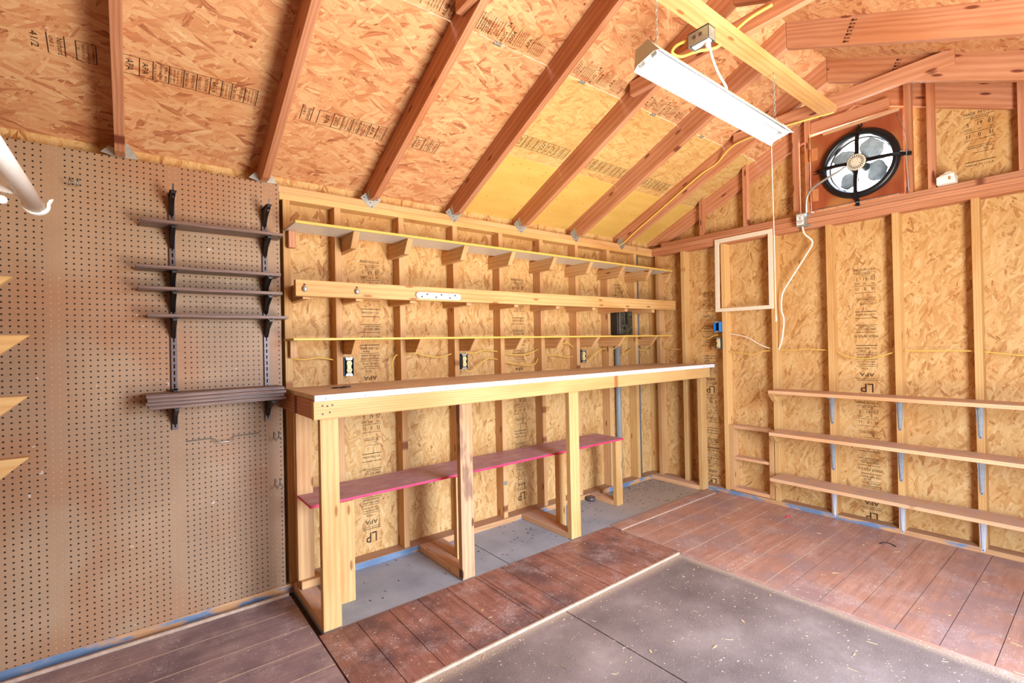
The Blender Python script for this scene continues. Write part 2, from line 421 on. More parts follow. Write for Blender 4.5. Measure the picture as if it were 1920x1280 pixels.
# ------------------------------------------------------------------ shell
fl = thing('floor', 'worn reddish plank floor around grey mats and a bare strip', 'floor', kind='structure')
bm = bmesh.new(); addbox(bm, XL-.1, XO+.1, YF-.1, YO+.1, -.12, -.02); fin('subfloor', bm, M['stuffdark'], fl)
bm = bmesh.new()
addbox(bm, .70, 1.800, 2.352, YA, -.02, 0); addbox(bm, 1.806, XB, 2.352, YA, -.02, 0)
fin('grey_strip', bm, M['conc'], fl)
bm = bmesh.new()                     # planks in front of the bench, running towards the bench
xs = [.672, .850, 1.016, 1.178, 1.352, 1.546, 1.572, 1.731, 1.890, 2.052, 2.212, 2.374, 2.540, 2.712]
for a, b in zip(xs, xs[1:]): addbox(bm, a+.0018, b-.0018, 1.785, 2.350, -.02, .004)
fin('plank_deck', bm, M['plank'], fl)
bm = bmesh.new()                     # planks along the fan wall
ys = [2.252, 2.09, 1.92, 1.755, 1.587, 1.425, 1.255, 1.155, .994, .846, .682, .525, .354, .18, .01, -.16, -.33, -.5, -.64]
for a, b in zip(ys, ys[1:]): addbox(bm, 2.722, XB+.005, b+.0015, a-.0015, -.02, .004)
for a in ys[1:7]: addbox(bm, 2.722, XB+.005, a-.0026, a+.0026, -.02, .0046, 1)      # grooves packed with pale sawdust
fin('plank_deck', bm, [M['plank_x'], M['trim_pale']], fl)
bm = bmesh.new()                     # left planks
ys = [2.838, 2.662, 2.470, 2.288, 2.10, 1.92, 1.74, 1.56, 1.38, 1.2, 1.02]
for a, b in zip(ys, ys[1:]): addbox(bm, XL, .666, b+.0018, a-.0018, -.02, .004)
addbox(bm, XL, .666, 2.842, 2.893, -.02, -.002)
for a in ys[1:-1]: addbox(bm, XL, .666, a-.0032, a+.0032, -.02, .0046, 1)
fin('plank_deck', bm, [M['plank_l'], M['trim_pale']], fl)
bm = bmesh.new()
addbox(bm, 1.708, 2.712, YF, 1.772, -.02, -.006); addbox(bm, .672, 1.702, .70, 1.772, -.02, -.006)
addbox(bm, .672, 1.702, YF, .696, -.02, -.006); addbox(bm, XL, .666, YF, 1.016, -.02, -.006)
fin('floor_mat', bm, M['mat'], fl)
tag(bx('trim_1', .674, 2.712, 1.773, 1.784, -.018, .006, M['trim_pale'], bev=.001), 'thin pale wooden edging strip between plank floor and grey mat', 'trim', kind='structure')
tag(bx('trim_2', 2.713, 2.722, YF, 1.772, -.018, .006, M['plank_x'], bev=.001), 'thin worn edging strip along mat beside the fan wall planks', 'trim', kind='structure')
tag(bx('trim_3', 2.73, 4.02, 2.256, 2.348, -.018, .010, M['plank_x'], bev=.001), 'flat reddish border board between grey strip and planks in the far corner', 'trim', kind='structure')
tag(bx('trim_4', 2.73, 4.0, 2.246, 2.255, -.018, .010, M['trim_pale'], bev=.001), 'thin pale batten edge of the corner border board', 'trim', kind='structure')
tag(bx('trim_5', XL, .66, 2.832, 2.846, -.018, .018, M['trim_pale'], bev=.002), 'narrow dusty batten on the floor along the pegboard wall', 'trim', kind='structure')

wb = thing('wall_back', 'strand board wall with open studs behind the workbench', 'wall', (0, YO, 0), kind='structure')
def panel(name, x0, x1, parent, z0=0, z1=None):
    z1 = z1 or zs1(YO)
    bm = bmesh.new(); addbox(bm, 0, x1-x0, -(z1-z0), 0, -.012, 0)
    m4 = Matrix(((1, 0, 0, x0), (0, 0, -1, YO), (0, 1, 0, z1), (0, 0, 0, 1)))
    return link(name, bm, M['osb_wall'], m4, parent)
for a, b in ((XL, .585), (.587, 1.800), (1.802, 3.02), (3.022, XO)): panel('strand_board', a, b, wb)

wr = thing('wall_right', 'strand board gable wall with open studs holding the fan', 'wall', (XO, 0, 0), kind='structure')
m4R = Matrix(((0, 0, -1, XO), (-1, 0, 0, YO), (0, 1, 0, 0), (0, 0, 0, 1)))
m4R = Matrix(((0, 0, 1, XO), (1, 0, 0, 0), (0, 1, 0, 0), (0, 0, 0, 1)))     # local (u,v,w) = (y,z,x)
bm = bmesh.new()
FY0, FY1, FZ0, FZ1 = .93, 1.44, 2.32, 2.83
polys = [[(YF, 0), (YO, 0), (YO, PT), (YF, PT)], [(FY1, PT), (YO, PT), (YO, zs1(YO)), (FY1, zs1(FY1))],
         [(YF, PT), (FY0, PT), (FY0, zs2(FY0)), (YF, zs2(YF))], [(FY0, FZ1), (FY1, FZ1), (FY1, zs1(FY1)), (YR, ZR), (FY0, zs2(FY0))], [(FY0, PT), (FY1, PT), (FY1, FZ0), (FY0, FZ0)]]
for pl in polys: addprism(bm, [(a, b, 0) for a, b in pl], (0, 0, .012))
link('strand_board', bm, M['osb_side'], m4R, wr)
wl = thing('wall_left', 'unseen left gable wall, given brown hardboard to cut bounced light', 'wall', (XL, 0, 0), kind='structure')
bm = bmesh.new(); addprism(bm, [(YF, 0, 0), (YO, 0, 0), (YO, zs1(YO), 0), (YR, ZR, 0), (YF, zs2(YF), 0)], (0, 0, .012))
link('fill_cut_hardboard', bm, M['peg'], Matrix(((0, 0, -1, XL), (1, 0, 0, 0), (0, 1, 0, 0), (0, 0, 0, 1))), wl)  # unseen wall; dark hardboard finish put in to cut bounced fill light
wf = thing('wall_front', 'unseen front wall with door opening, given brown hardboard to cut bounced light', 'wall', (0, YF, 0), kind='structure')
DX0, DX1, DZ = 1.3, 2.4, 2.12
bm = bmesh.new()
for a, b, c, d in ((XL, DX0, 0, zs2(YF)), (DX1, XO, 0, zs2(YF)), (DX0, DX1, DZ, zs2(YF))): addbox(bm, a, b, c, d, 0, .012)
link('fill_cut_hardboard', bm, M['peg'], Matrix(((1, 0, 0, 0), (0, 0, -1, YF), (0, 1, 0, 0), (0, 0, 0, 1))), wf)  # dark finish added on this unseen wall to weaken the fill light

ce = thing('ceiling', 'underside of the pitched roof sheathing', 'ceiling', (1.7, YR, ZR), kind='structure')
def roof_panel(x0, x1, ya, yb, mat, near=True):
    """panel between y=ya and y=yb on one slope, local x along world x, local y down the slope"""
    f = zs1 if near else zs2
    d = V((0, yb-ya, f(yb)-f(ya))); L = d.length; d.normalize()
    X = V((1, 0, 0)); Z = X.cross(d)
    m4 = Matrix((X, d, Z)).transposed().to_4x4(); m4.translation = V((x0, ya, f(ya)))
    s = 1 if Z.z > 0 else -1
    bm = bmesh.new(); addbox(bm, 0, x1-x0, 0, L, min(0, s*.012), max(0, s*.012))
    return link('roof_panel', bm, mat, m4, ce)
roof_panel(XL-.02, 1.799, 1.9065, 3.02, M['osb_roof'])
roof_panel(1.801, XO+.02, 2.4655, 3.02, M['ply'])
roof_panel(1.801, XO+.02, 1.9065, 2.4635, M['osb_pale'])
roof_panel(XL-.02, .579, YR, 1.9035, M['osb_roof']); roof_panel(.581, XO+.02, YR, 1.9035, M['osb_roof'])
roof_panel(XL-.02, 2.399, YR, YF-.02, M['osb_roof'], False); roof_panel(2.401, XO+.02, YR, YF-.02, M['osb_roof'], False)
clipm = M['galv']

# ------------------------------------------------------------------ framing: plates
PG = 'horizontal wall plates'
tag(bx('top_plate', .664, XB+.085, YA, YO, 2.177, 2.2145, M['pine_gold']), 'lower half of doubled top plate above the workbench wall studs', 'wall plate', PG)
tag(bx('top_plate', XL, XB+.04, YA, YO, 2.2155, PT, M['pine']), 'upper half of doubled top plate on which the rafter ends sit', 'wall plate', PG)
tag(bx('top_plate', XB, XO, YF+.09, 2.908, 2.177, 2.2145, M['rafter']), 'lowest of the three stacked plates under the fan gable', 'wall plate', PG)
tag(bx('top_plate', XB, XO, YF+.09, 2.908, 2.2155, PT, M['rafter']), 'middle one of the three stacked plates under the fan gable', 'wall plate', PG)
tag(bx('top_plate', XB, XO, YF+.09, 2.80, PT+.001, 2.291, M['rafter']), 'topmost of the three stacked plates, carrying the short gable studs', 'wall plate', PG)
tag(bx('bottom_plate', XL, XB, YA-.012, YO, -.018, .038, M['blue_plate']), 'floor plate with flaking blue paint along the workbench and pegboard wall', 'wall plate', PG)
tag(bx('bottom_plate', XB, XO, YF+.09, 2.99, -.018, .036, M['blue_plate']), 'floor plate with flaking blue paint under the fan wall studs', 'wall plate', PG)

# studs of the back wall
SA = [.681, .966, 1.376, 1.783, 2.185, 2.592, 2.998, 3.409, 3.797, 4.128]
for i, x in enumerate(SA):
    lab = {0: 'bare wall stud along the right edge of the brown pegboard', 9: 'corner wall stud at the far right end of the workbench wall'}.get(i, f'{ORD[i]} wall stud of the workbench wall counting from the pegboard')
    tag(bx('wall_stud', x, x+T, YA, YO, .038, 2.177, M['pine_gold'] if i in (0, 8, 9) else M['pine']), lab, 'stud', 'studs of the workbench wall')
SB = [2.873, 2.593, 2.198, 1.78, 1.381, .98, .585, .17]
for i, y in enumerate(SB):
    if i == 7: continue
    lab = 'corner wall stud at the deep end of the fan wall' if i == 0 else f'{ORD[i]} wall stud of the fan wall counting from the corner'
    tag(bx('wall_stud', XB, XO, y-T, y, .036, 2.177, M['pine_gold'] if i else M['pine']), lab, 'stud', 'studs of the fan wall')
for i, (y, f) in enumerate(((2.393, zs1), (1.992, zs1), (1.597, zs1), (1.508, zs1), (.900, zs2), (.785, zs2), (.375, zs2))):
    y0 = y-T
    lab = {3: 'upright stud to which the fan panel is hinged', 4: 'upright stud along the latch side of the fan panel'}.get(i, f'{ORD[i]} short gable stud above the plates counting from the low eave')
    tag(slab('gable_stud', [(XB, y0, 2.292), (XB, y, 2.292), (XB, y, f(y)-.004), (XB, y0, f(y0)-.004)], (.05, 0, 0), M['rafter'], grain=(0, 0, 1)), lab, 'stud', 'short studs of the fan gable')
tag(bx('gable_header', 4.092, 4.130, .985, 1.468, 2.885, 2.975, M['rafter']), 'short horizontal board spanning the studs just above the fan panel', 'board')

# rafters
RX = [-.024, .583, 1.199, 1.80, 2.405, 3.012, 3.622]
hg = [(-.072, 2.264), (-.037, 2.298), (-.019, 2.258), (.051, 2.283), (.062, 2.270), (.001, 2.199)]
for i, x in enumerate(RX):
    lab = {0: 'leftmost roof rafter, landing near the middle of the pegboard top', 1: 'roof rafter landing at the upper right corner of the pegboard'}.get(i, f'{ORD[6-i]} full roof rafter on the near slope counting from the fan wall')
    t = thing('rafter', lab, 'rafter', (x, YA, 2.25), 'rafters of the near roof slope')
    slab('beam', [(x-T/2, YR, ZR), (x-T/2, YO-.001, zs1(YO)), (x-T/2, YO-.001, PT+.001), (x-T/2, YR+(ZR-.153-PT-.001)/S1, PT+.001), (x-T/2, YR, ZR-.153)], (T, 0, 0), M['rafter'], t, grain=(0, 1, -S1))
    yp = YA-.001 if i > 1 else YA-.0085
    bm = bmesh.new()
    if i > 1:
        addprism(bm, [(x+a, yp, z) for a, z in hg], (0, -.002, 0))
        addprism(bm, [(x-T/2-.002, yp, 2.25), (x-T/2-.002, yp-.03, 2.262), (x-T/2-.002, yp-.004, 2.325), (x-T/2-.002, yp+.012, 2.31)], (.0018, 0, 0))
        for a, z in ((-.05, 2.268), (0, 2.215), (.035, 2.262), (-.01, 2.24)): addbox(bm, x+a-.003, x+a+.003, yp-.004, yp-.002, z-.003, z+.003, 1)
    else:
        addprism(bm, [(x-.021, yp, 2.252), (x-.07, yp, 2.264), (x-.04, yp, 2.299), (x-.021, yp, 2.29)], (0, -.002, 0))
        addprism(bm, [(x-.022, yp+.002, 2.253), (x+.022, yp+.002, 2.253), (x+.022, yp+.002, 2.262), (x-.022, yp+.002, 2.262)], (0, -.0045, 0))
        addprism(bm, [(x+.021, yp, 2.252), (x+.07, yp, 2.256), (x+.026, yp, 2.325), (x+.021, yp, 2.31)], (0, -.002, 0))
    fin('metal_tie', bm, [M['galv'], M['nail']], t, (x, yp, 2.25))
xg = 4.131
tag(slab('rafter', [(xg, YR, ZR), (xg, YO-.001, zs1(YO)), (xg, YO-.001, PT+.04), (xg, 2.80, PT+.04), (xg, 2.80, zs1(2.80)-.14), (xg, YR, ZR-.153)], (T-.001, 0, 0), M['rafter'], grain=(0, 1, -S1)),
    'roof rafter set flat against the fan gable, low eave side', 'rafter', 'rafters of the near roof slope')
for i, x in enumerate((2.405, 3.012, 3.622, xg+T/2)):
    lab = 'roof rafter of the far slope set flat against the fan gable' if i == 3 else f'{ORD[2-i]} far slope rafter counting from the fan gable, meeting its partner at the ridge'
    tag(slab('rafter', [(x-T/2, YR-.002, ZR), (x-T/2, YF+.01, zs2(YF+.01)), (x-T/2, YF+.01, zs2(YF+.01)-.10), (x-T/2, YF+.1, zs2(YF+.1)-.153), (x-T/2, YR-.002, ZR-.153)], (T-.001, 0, 0), M['rafter'], grain=(0, 1, S2)),
        lab, 'rafter', 'rafters of the far roof slope')
for i, x in enumerate((1.199, 2.405, 3.622)):
    lab = ('collar tie cut off by the top edge, left of the lamp', 'collar tie whose end shows just left of the lamp', 'collar tie running from the lamp end across above the fan')[i]
    x0 = x-T/2-.001-T
    tag(slab('collar_tie', [(x0, 1.80, 2.797), (x0, .563, 2.829), (x0, .563, 2.919), (x0, 1.82, 2.876), (x0, 1.80, 2.870)], (T, 0, 0), M['rafter'], grain=(0, 1, 0)), lab, 'collar tie', 'collar ties between the rafters')
tag(slab('lamp_beam', [(.9, 1.112, 2.768), (3.525, 1.112, 2.768), (3.49, 1.200, 2.768), (2.9, 1.200, 2.768), (2.86, 1.194, 2.768), (2.2, 1.2, 2.768), (.9, 1.2, 2.768)], (0, 0, .038), M['pine_gold'], grain=(1, 0, 0)),
    'long golden board under the collar ties from which the lamp hangs', 'beam')
# sheathing clips in the panel joint
for i, x in enumerate((1.45, 2.05, 2.72, 3.30)):
    bm = bmesh.new(); z = zs1(1.905)
    for s in (-1, 1): addbox(bm, x+s*.012-.007, x+s*.012+.007, 1.890, 1.922, z-.006, z-.003)
    addbox(bm, x-.02, x+.02, 1.902, 1.910, z-.009, z-.005)
    tag(fin('sheathing_clip', bm, M['galv'], None, (x, 1.905, z)), f'small metal clip in the roof board joint, {ORD[i]} from the left', 'clip', 'clips in the roof board joint')

# ------------------------------------------------------------------ pegboard wall
pegm = Matrix.Translation((0, 0, 0))
bm = bmesh.new(); addbox(bm, XL, .661, YA-.007, YA-.001, .026, 2.252)
tag(link('pegboard', bm, M['peg'], pegm), 'large brown perforated hardboard panel covering the left part of the wall', 'pegboard')
YP = YA-.0075
BOARDS = [(.045, .649, 1.937), (.025, .633, 1.7245), (.032, .639, 1.626), (.064, .666, 1.4995)]
def bracket_mesh(bm, x, z, depth, h=.085):
    addprism(bm, [(x-.008, YP-.0135, z), (x-.008, YP-.012-depth, z), (x-.008, YP-.012-depth, z-.014), (x-.008, YP-.06, z-.05), (x-.008, YP-.026, z-h), (x-.008, YP-.0135, z-h-.01)], (.016, 0, 0))
    addbox(bm, x-.014, x+.014, YP-.012-depth, YP-.0135, z-.003, z)
for k, xs in enumerate((.170, .583)):
    t = thing('shelf_standard', ('left', 'right')[k]+' slotted metal upright on the pegboard carrying shelf brackets', 'shelf standard', (xs, YP, .955), 'slotted uprights on the pegboard')
    bm = bmesh.new(); z0, z1 = .957, 2.118
    addbox(bm, xs-.012, xs-.009, YP-.012, YP, z0, z1); addbox(bm, xs+.009, xs+.012, YP-.012, YP, z0, z1)
    addbox(bm, xs-.012, xs-.003, YP-.013, YP-.011, z0, z1); addbox(bm, xs+.003, xs+.012, YP-.013, YP-.011, z0, z1)
    z = z0
    while z < z1-.02:
        addbox(bm, xs-.003, xs+.003, YP-.013, YP-.011, z, z+.012); z += .032
    fin('slotted_channel', bm, M['std'], t, (xs, YP, z0))
    for j, zz in enumerate([2.10]+[b[2] for b in BOARDS]+[1.158 if k == 0 else None, 1.078]):
        if zz is None: continue
        bm = bmesh.new(); bracket_mesh(bm, xs, zz, .12 if j not in (5, 6) else .15 if j == 6 else .05)
        if j == 0: addprism(bm, [(xs-.0035, YP-.012, zz), (xs-.0035, YP-.12, zz), (xs-.0035, YP-.135, zz+.03), (xs-.0035, YP-.11, zz-.03)], (.007, 0, 0))
        fin('shelf_bracket', bm, M['black'], t, (xs, YP-.012, zz))
for i, (x0, x1, z) in enumerate(BOARDS):
    tag(bx('shelf_board', x0, x1, 2.762, YP-.013, z+.0005, z+.0165, M['lam']), f'dark brown laminate shelf on the pegboard, {("uppermost", "second from top", "third from top", "fourth from top")[i]}', 'shelf', 'single shelves on the pegboard')
for i in range(4):
    o = bx('shelf_board', -.29, .29, -.075, .075, 0, .0165, M['lam'])
    o.rotation_euler = (0, 0, (.006, .012, -.008, .016)[i]); o.location = ((.352, .342, .349, .343)[i], YP-.013-.077-(.008, .003, .014, .008)[i]*1.0, 1.0787+.0171*i+.008)
    tag(o, f'dark brown spare shelf board, {("bottom", "second from bottom", "third from bottom", "top")[i]} of the pile beside the bench', 'shelf', 'spare shelf boards piled on the lowest brackets')
# hooks
def hook(x, z, label, L=.05):
    bm = bmesh.new()
    for dx in (-.0127, .0127):
        addtube(bm, [(x+dx, YP+.004, z+.020), (x+dx, YP-.006, z+.022), (x+dx, YP-.006, z-.004), (x+dx, YP-.012, z-.014), (x+dx, YP-L, z-.018), (x+dx, YP-L-.008, z-.006)], .0024, 6)
    addtube(bm, [(x-.0127, YP-.006, z+.008), (x+.0127, YP-.006, z+.008)], .002, 6)
    tag(fin('pegboard_hook', bm, M['galv'], None, (x, YP, z)), label, 'hook', 'double wire hooks on the pegboard')
hook(-.184, 2.10, 'double wire hook high on the left part of the pegboard')
hook(.628, .866, 'upper one of two double wire hooks at the pegboard right edge')
hook(.630, .608, 'lower one of two double wire hooks at the pegboard right edge')
bm = bmesh.new()
addtube(bm, [(.215, YP-.004, .893), (.322, YP-.004, .894), (.335, YP-.03, .889), (.352, YP-.034, .873), (.412, YP-.034, .872), (.422, YP-.006, .892), (.542, YP-.004, .892)], .0027, 6)
tag(fin('tool_wire', bm, M['galv'], None, (.38, YP, .89)), 'thin bent metal wire holder lying across the pegboard below the shelves', 'wire holder')

# ------------------------------------------------------------------ shelves of the bench wall
arms_x = [.966+T, 1.376-T, 1.783-T, 2.185-T, 2.592-T, 2.998-T, 3.409-T, 3.797-T]
low_x = [.966+T, 1.376+T, 1.783+T, 2.185+T, 2.592+T, 2.998+T, 3.409-T, 3.797+T]
def arm(parent, x, top, h, yf, slope, mat, name='bracket', back=YO-.001):
    return slab(name, [(x+.0005, back, top), (x+.0005, yf, top), (x+.0005, yf+slope, top-h), (x+.0005, back, top-h)], (T-.001, 0, 0), mat, parent, grain=(0, 1, 0))
t = thing('wall_shelf', 'long topmost white shelf with yellow edge and slanted wooden brackets', 'shelf', (2.4, YA, 2.0))
bx('shelf_panel', .686, 4.075, 2.686, YA-.001, 2.0, 2.012, M['melamine'], t)
o = bx('edge_strip', .686, 4.075, 2.676, 2.685, 1.999, 2.0135, M['yellow_edge'], t); o['label'] = 'yellow front edge'
for x in arms_x: arm(t, x, 1.9995, .088, 2.70, .055, M['pine'])
arm(t, 4.129, 1.9995, .088, 2.74, .055, M['pine'], back=YA-.001)
bx('cleat', .700, .738, YA-.040, YA-.001, 1.905, 1.999, M['rafter'], t)
t = thing('tool_rail', 'golden board fixed across the wall between the two long shelves', 'rail', (2.4, 2.65, 1.66))
slab('rail_board', [(.676, 2.65, 1.614), (4.075, 2.65, 1.632), (4.075, 2.65, 1.717), (.676, 2.65, 1.699)], (0, T, 0), M['pine_gold'], t, grain=(1, 0, 0))
for i, x in enumerate([.681+T]+arms_x): arm(t, x, 1.695, .092, 2.689, .0, M['pine'])
t = thing('wall_shelf', 'thin golden plywood shelf just above the wall outlets', 'shelf', (2.4, YA, 1.39))
bx('shelf_panel', .672, 4.075, 2.700, YA-.001, 1.3845, 1.3955, M['ply'], t)
o = bx('edge_strip', .672, 4.075, 2.692, 2.699, 1.384, 1.396, M['yellow_edge'], t); o['label'] = 'yellow front edge'
for x in low_x: arm(t, x, 1.384, .083, 2.71, .07, M['pine'])
arm(t, 4.129, 1.384, .083, 2.76, .07, M['pine'], back=YA-.001)
bx('cleat', .700, .738, YA-.034, YA-.001, 1.290, 1.384, M['pine'], t)

# power strip on the rail
t = thing('power_strip', 'white rounded power strip with two rows of round fittings on the golden rail', 'power strip', (1.511, 2.65, 1.648))
bm = bmesh.new(); n = 10; r = .0195
out = [(1.355+r-r*math.sin(a), 0, 1.648+r*math.cos(a)) for a in [PI*k/n for k in range(n+1)]]
out += [(1.667-r+r*math.sin(a), 0, 1.648-r*math.cos(a)) for a in [PI*k/n for k in range(n+1)]]
addprism(bm, [(a, 2.6495, c) for a, b, c in out], (0, -.016, 0)); fin('strip_body', bm, M['plwhite'], t, (1.511, 2.65, 1.648))
for row in (0, 1):
    for k in range(6):
        x = 1.378+k*.049+row*.012; z = 1.656-row*.0165
        bm = bmesh.new(); bmesh.ops.create_cone(bm, cap_ends=True, segments=12, radius1=.0062, radius2=.0055, depth=.004)
        link('fitting', bm, M['std'] if (k+row) % 2 else M['galv'], Matrix.Translation((x, 2.6315, z)) @ Matrix.Rotation(PI/2, 4, 'X'), t)
for i, x in enumerate((.7195, .996)):
    t = thing('hanging_knob', ('first', 'second')[i]+' round metal knob hung from a nail on the golden rail, from the left', 'knob', (x, 2.648, 1.655), 'metal knobs on the golden rail')
    bm = bmesh.new(); bmesh.ops.create_uvsphere(bm, u_segments=14, v_segments=8, radius=.0145); bmesh.ops.scale(bm, vec=(.85, .6, 1.1), verts=bm.verts)
    link('knob', bm, M['galv'], Matrix.Translation((x, 2.640, 1.652)), t, True)
    bm = bmesh.new(); addtube(bm, [(x, 2.649, 1.674), (x, 2.640, 1.675)], .0032, 8); fin('nail', bm, M['nail'], t, (x, 2.649, 1.674))

# ------------------------------------------------------------------ workbench
t = thing('workbench', 'long pine workbench with white front strip along the stud wall', 'workbench', (2.4, 2.6, 0))
bx('bench_top', .668, 4.074, 2.322, YA-.001, 1.100, 1.1235, M['bench_top'], t)
o = bx('edge_strip', .660, 4.130, 2.302, 2.321, 1.0965, 1.1245, M['white'], t); o['label'] = 'white front edge strip'
bx('apron', .660, 4.075, 2.320, 2.357, 1.010, 1.0955, M['pine_gold'], t)
bx('end_board', .660, .698, 2.359, YA-.001, 1.012, 1.099, M['rafter'], t)
for x0, x1, m in ((.6985, .785, 'pine_gold'), (1.468, 1.552, 'pine_worn'), (2.342, 2.434, 'pine_gold'), (3.992, 4.079, 'pine_gold')):
    bx('leg', x0, x1, 2.359, 2.397, .0045, 1.0985, M[m], t)
bx('back_leg', .702, .786, 2.80, 2.838, .082, 1.0985, M['pine'], t)
for x0, x1 in ((.700, .789), (1.470, 1.558), (2.342, 2.430), (3.990, 4.079)):
    bx('sleeper', x0, x1, 2.3985, 2.896, .0008, .039, M['pine_dusty'], t, grain=(0, 1, 0))
bx('block', .712, .822, 2.775, 2.863, .0398, .080, M['pine'], t, grain=(1, 0, 0))
for x, y, z, r in [(a, 2.3205, b, .0045) for a, b in ((.70, 1.073), (.722, 1.07), (.745, 1.073), (.70, 1.035), (.733, 1.04))]+[(a, 2.3025, 1.108, .0028) for a in (.71, .90, 1.13, 1.35, 1.60, 1.86, 2.15, 2.42, 2.80, 3.2, 3.6, 3.95)]:
    tube('screw_head', [(x, y, z), (x, y-.0022, z)], r, M['nail'], t, 8, 0)

t = thing('low_shelf', 'low red painted shelf on short posts under the workbench', 'shelf', (2, 2.75, 0))
slab('shelf_panel', [(.705, 2.565, .532), (3.199, 2.595, .532), (3.19, 2.897, .532), (.705, 2.897, .532)], (0, 0, .0135), M['red'], t, bev=.0008)
for x0, x1, y0 in ((.846, .926, 2.560), (1.562, 1.64, 2.565), (2.432, 2.50, 2.572), (3.106, 3.182, 2.600)):
    bx('post', x0, x1, y0, y0+.038, .0008, .531, M['pine_gold'], t)
bx('post', .737, .775, 2.84, YA-.016, .0815, .531, M['pine'], t)
for x0, x1 in ((1.562, 1.648), (2.434, 2.515), (3.106, 3.186)):
    y0 = 2.605 if x0 < 3 else 2.6395
    bx('sleeper', x0, x1, y0, 2.896, .0008, .039, M['pine_dusty'], t, grain=(0, 1, 0))
bm = bmesh.new()
for x, y, a in ((.87, 2.64, .3), (.93, 2.66, 1.1), (.90, 2.63, -.2)):
    addprism(bm, [(x+.028*math.cos(a+b)*(1 if k % 2 else .45), y+.012*math.sin(a+b)*2, 1.1245) for k, b in enumerate([2*PI*j/6 for j in range(6)])], (0, 0, .005))
tag(fin('cable_scrap', bm, M['stuffdark'], None, (.9, 2.64, 1.125)), 'flat dark scrap lying on the bench below the first outlet', 'scrap')

# ------------------------------------------------------------------ electrical
def outlet(x, y, z, face, label, empty=False, w=.058, h=.108, frame='boxb'):
    """face: unit vector pointing into the room"""
    t = thing('wall_outlet', label, 'outlet', (x, y, z), 'uncovered outlets on the studs')
    f = V(face); s = V((0, 0, 1)).cross(f).normalized(); u = V((0, 0, 1))
    m4 = Matrix((s, u, f)).transposed().to_4x4(); m4.translation = V((x, y, z))
    bm = bmesh.new()
    th = .003
    addbox(bm, -w/2, -w/2+th, -h/2, h/2, -.075, 0); addbox(bm, w/2-th, w/2, -h/2, h/2, -.075, 0)
    addbox(bm, -w/2, w/2, -h/2, -h/2+th, -.075, 0); addbox(bm, -w/2, w/2, h/2-th, h/2, -.075, 0)
    addbox(bm, -w/2, w/2, -h/2, h/2, -.078, -.072)
    link('box', bm, M[frame], m4, t)
    bm = bmesh.new(); addbox(bm, -w/2+th+.001, w/2-th-.001, -h/2+th+.001, h/2-th-.001, -.071, -.02 if not empty else -.055)
    link('box_inside', bm, M['boxd'], m4, t)
    for sgn in (-1, 1):
        bm = bmesh.new()
        addprism(bm, [(-.016, sgn*(h/2-.014), .001), (.016, sgn*(h/2-.014), .001), (.021, sgn*(h/2-.002), .001), (.012, sgn*(h/2+.002), .001), (0, sgn*(h/2-.002), .001), (-.012, sgn*(h/2+.002), .001), (-.021, sgn*(h/2-.002), .001)], (0, 0, .0018))
        link('mounting_ear', bm, M['galv'], m4, t)
    if not empty:
        bm = bmesh.new(); addbox(bm, -.012, .012, -.036, .036, -.015, .004)
        for cy in (-.0195, .0195):
            pts = [(.0165*math.cos(a), cy+.0145*math.sin(a)*1.0, .002) for a in [2*PI*k/14 for k in range(14)]]
            addprism(bm, pts, (0, 0, .005))
        link('receptacle', bm, M['ivory'], m4, t)
        bm = bmesh.new()
        for cy in (-.0195, .0195):
            addbox(bm, -.0075, -.0055, cy-.001, cy+.006, .0065, .0076); addbox(bm, .0055, .0075, cy-.001, cy+.006, .0065, .0076)
            addtube(bm, [(0, cy-.007, .0065), (0, cy-.007, .0076)], .0022, 8)
        link('slots', bm, M['boxd'], m4, t)
    return t
outlet(1.0345, YA-.010, 1.226, (0, -1, 0), 'ivory outlet in a dark box nearest the pegboard, above the bench')
outlet(1.853, YA-.010, 1.226, (0, -1, 0), 'ivory outlet in a dark box above the middle of the bench')
outlet(3.067, YA-.010, 1.226, (0, -1, 0), 'pale outlet in a blue box above the far part of the bench')
outlet(XB-.012, 2.2265, 1.312, (-1, 0, 0), 'ivory outlet in a box on the fan wall below the blue box', w=.052, h=.098)
t = outlet(4.035, 2.2265, 1.455, (-1, 0, 0), 'empty bright blue electrical box on the fan wall beside the white frame', empty=True, w=.05, h=.096, frame='boxblue')
t['group'] = 'uncovered outlets on the studs'

t = thing('breaker_panel', 'small dark green breaker panel hanging between the golden rail and thin shelf', 'electrical panel', (3.536, 2.9, 1.5))
bx('cabinet', 3.436, 3.640, 2.826, 2.906, 1.404, 1.620, M['black'], t, bev=.004)
bx('cover', 3.446, 3.636, 2.816, 2.8255, 1.407, 1.617, M['green'], t, bev=.003)
bx('breaker_recess', 3.530, 3.562, 2.8135, 2.8158, 1.497, 1.606, M['boxd'], t)
bx('breaker', 3.513, 3.529, 2.811, 2.8158, 1.50, 1.602, M['green'], t)
bx('cover_rib', 3.450, 3.466, 2.812, 2.8158, 1.41, 1.614, M['std'], t)
bm = bmesh.new(); bmesh.ops.create_cone(bm, cap_ends=True, segments=18, radius1=.014, radius2=.013, depth=.004)
link('knockout', bm, M['boxd'], Matrix.Translation((3.522, 2.8135, 1.462)) @ Matrix.Rotation(PI/2, 4, 'X'), t)
tag(tube('conduit_pipe', [(3.584, 2.955, 1.404), (3.584, 2.955, .040)], .024, M['pvc'], None, 16, 0), 'light grey plastic conduit running down from the breaker panel', 'pipe')
tag(tube('conduit_pipe', [(3.884, 2.955, 2.17), (3.884, 2.955, .040)], .0205, M['pvcd'], None, 16, 0), 'darker grey conduit on the wall right of the breaker panel', 'pipe')
CG = 'yellow cables strung through the studs'
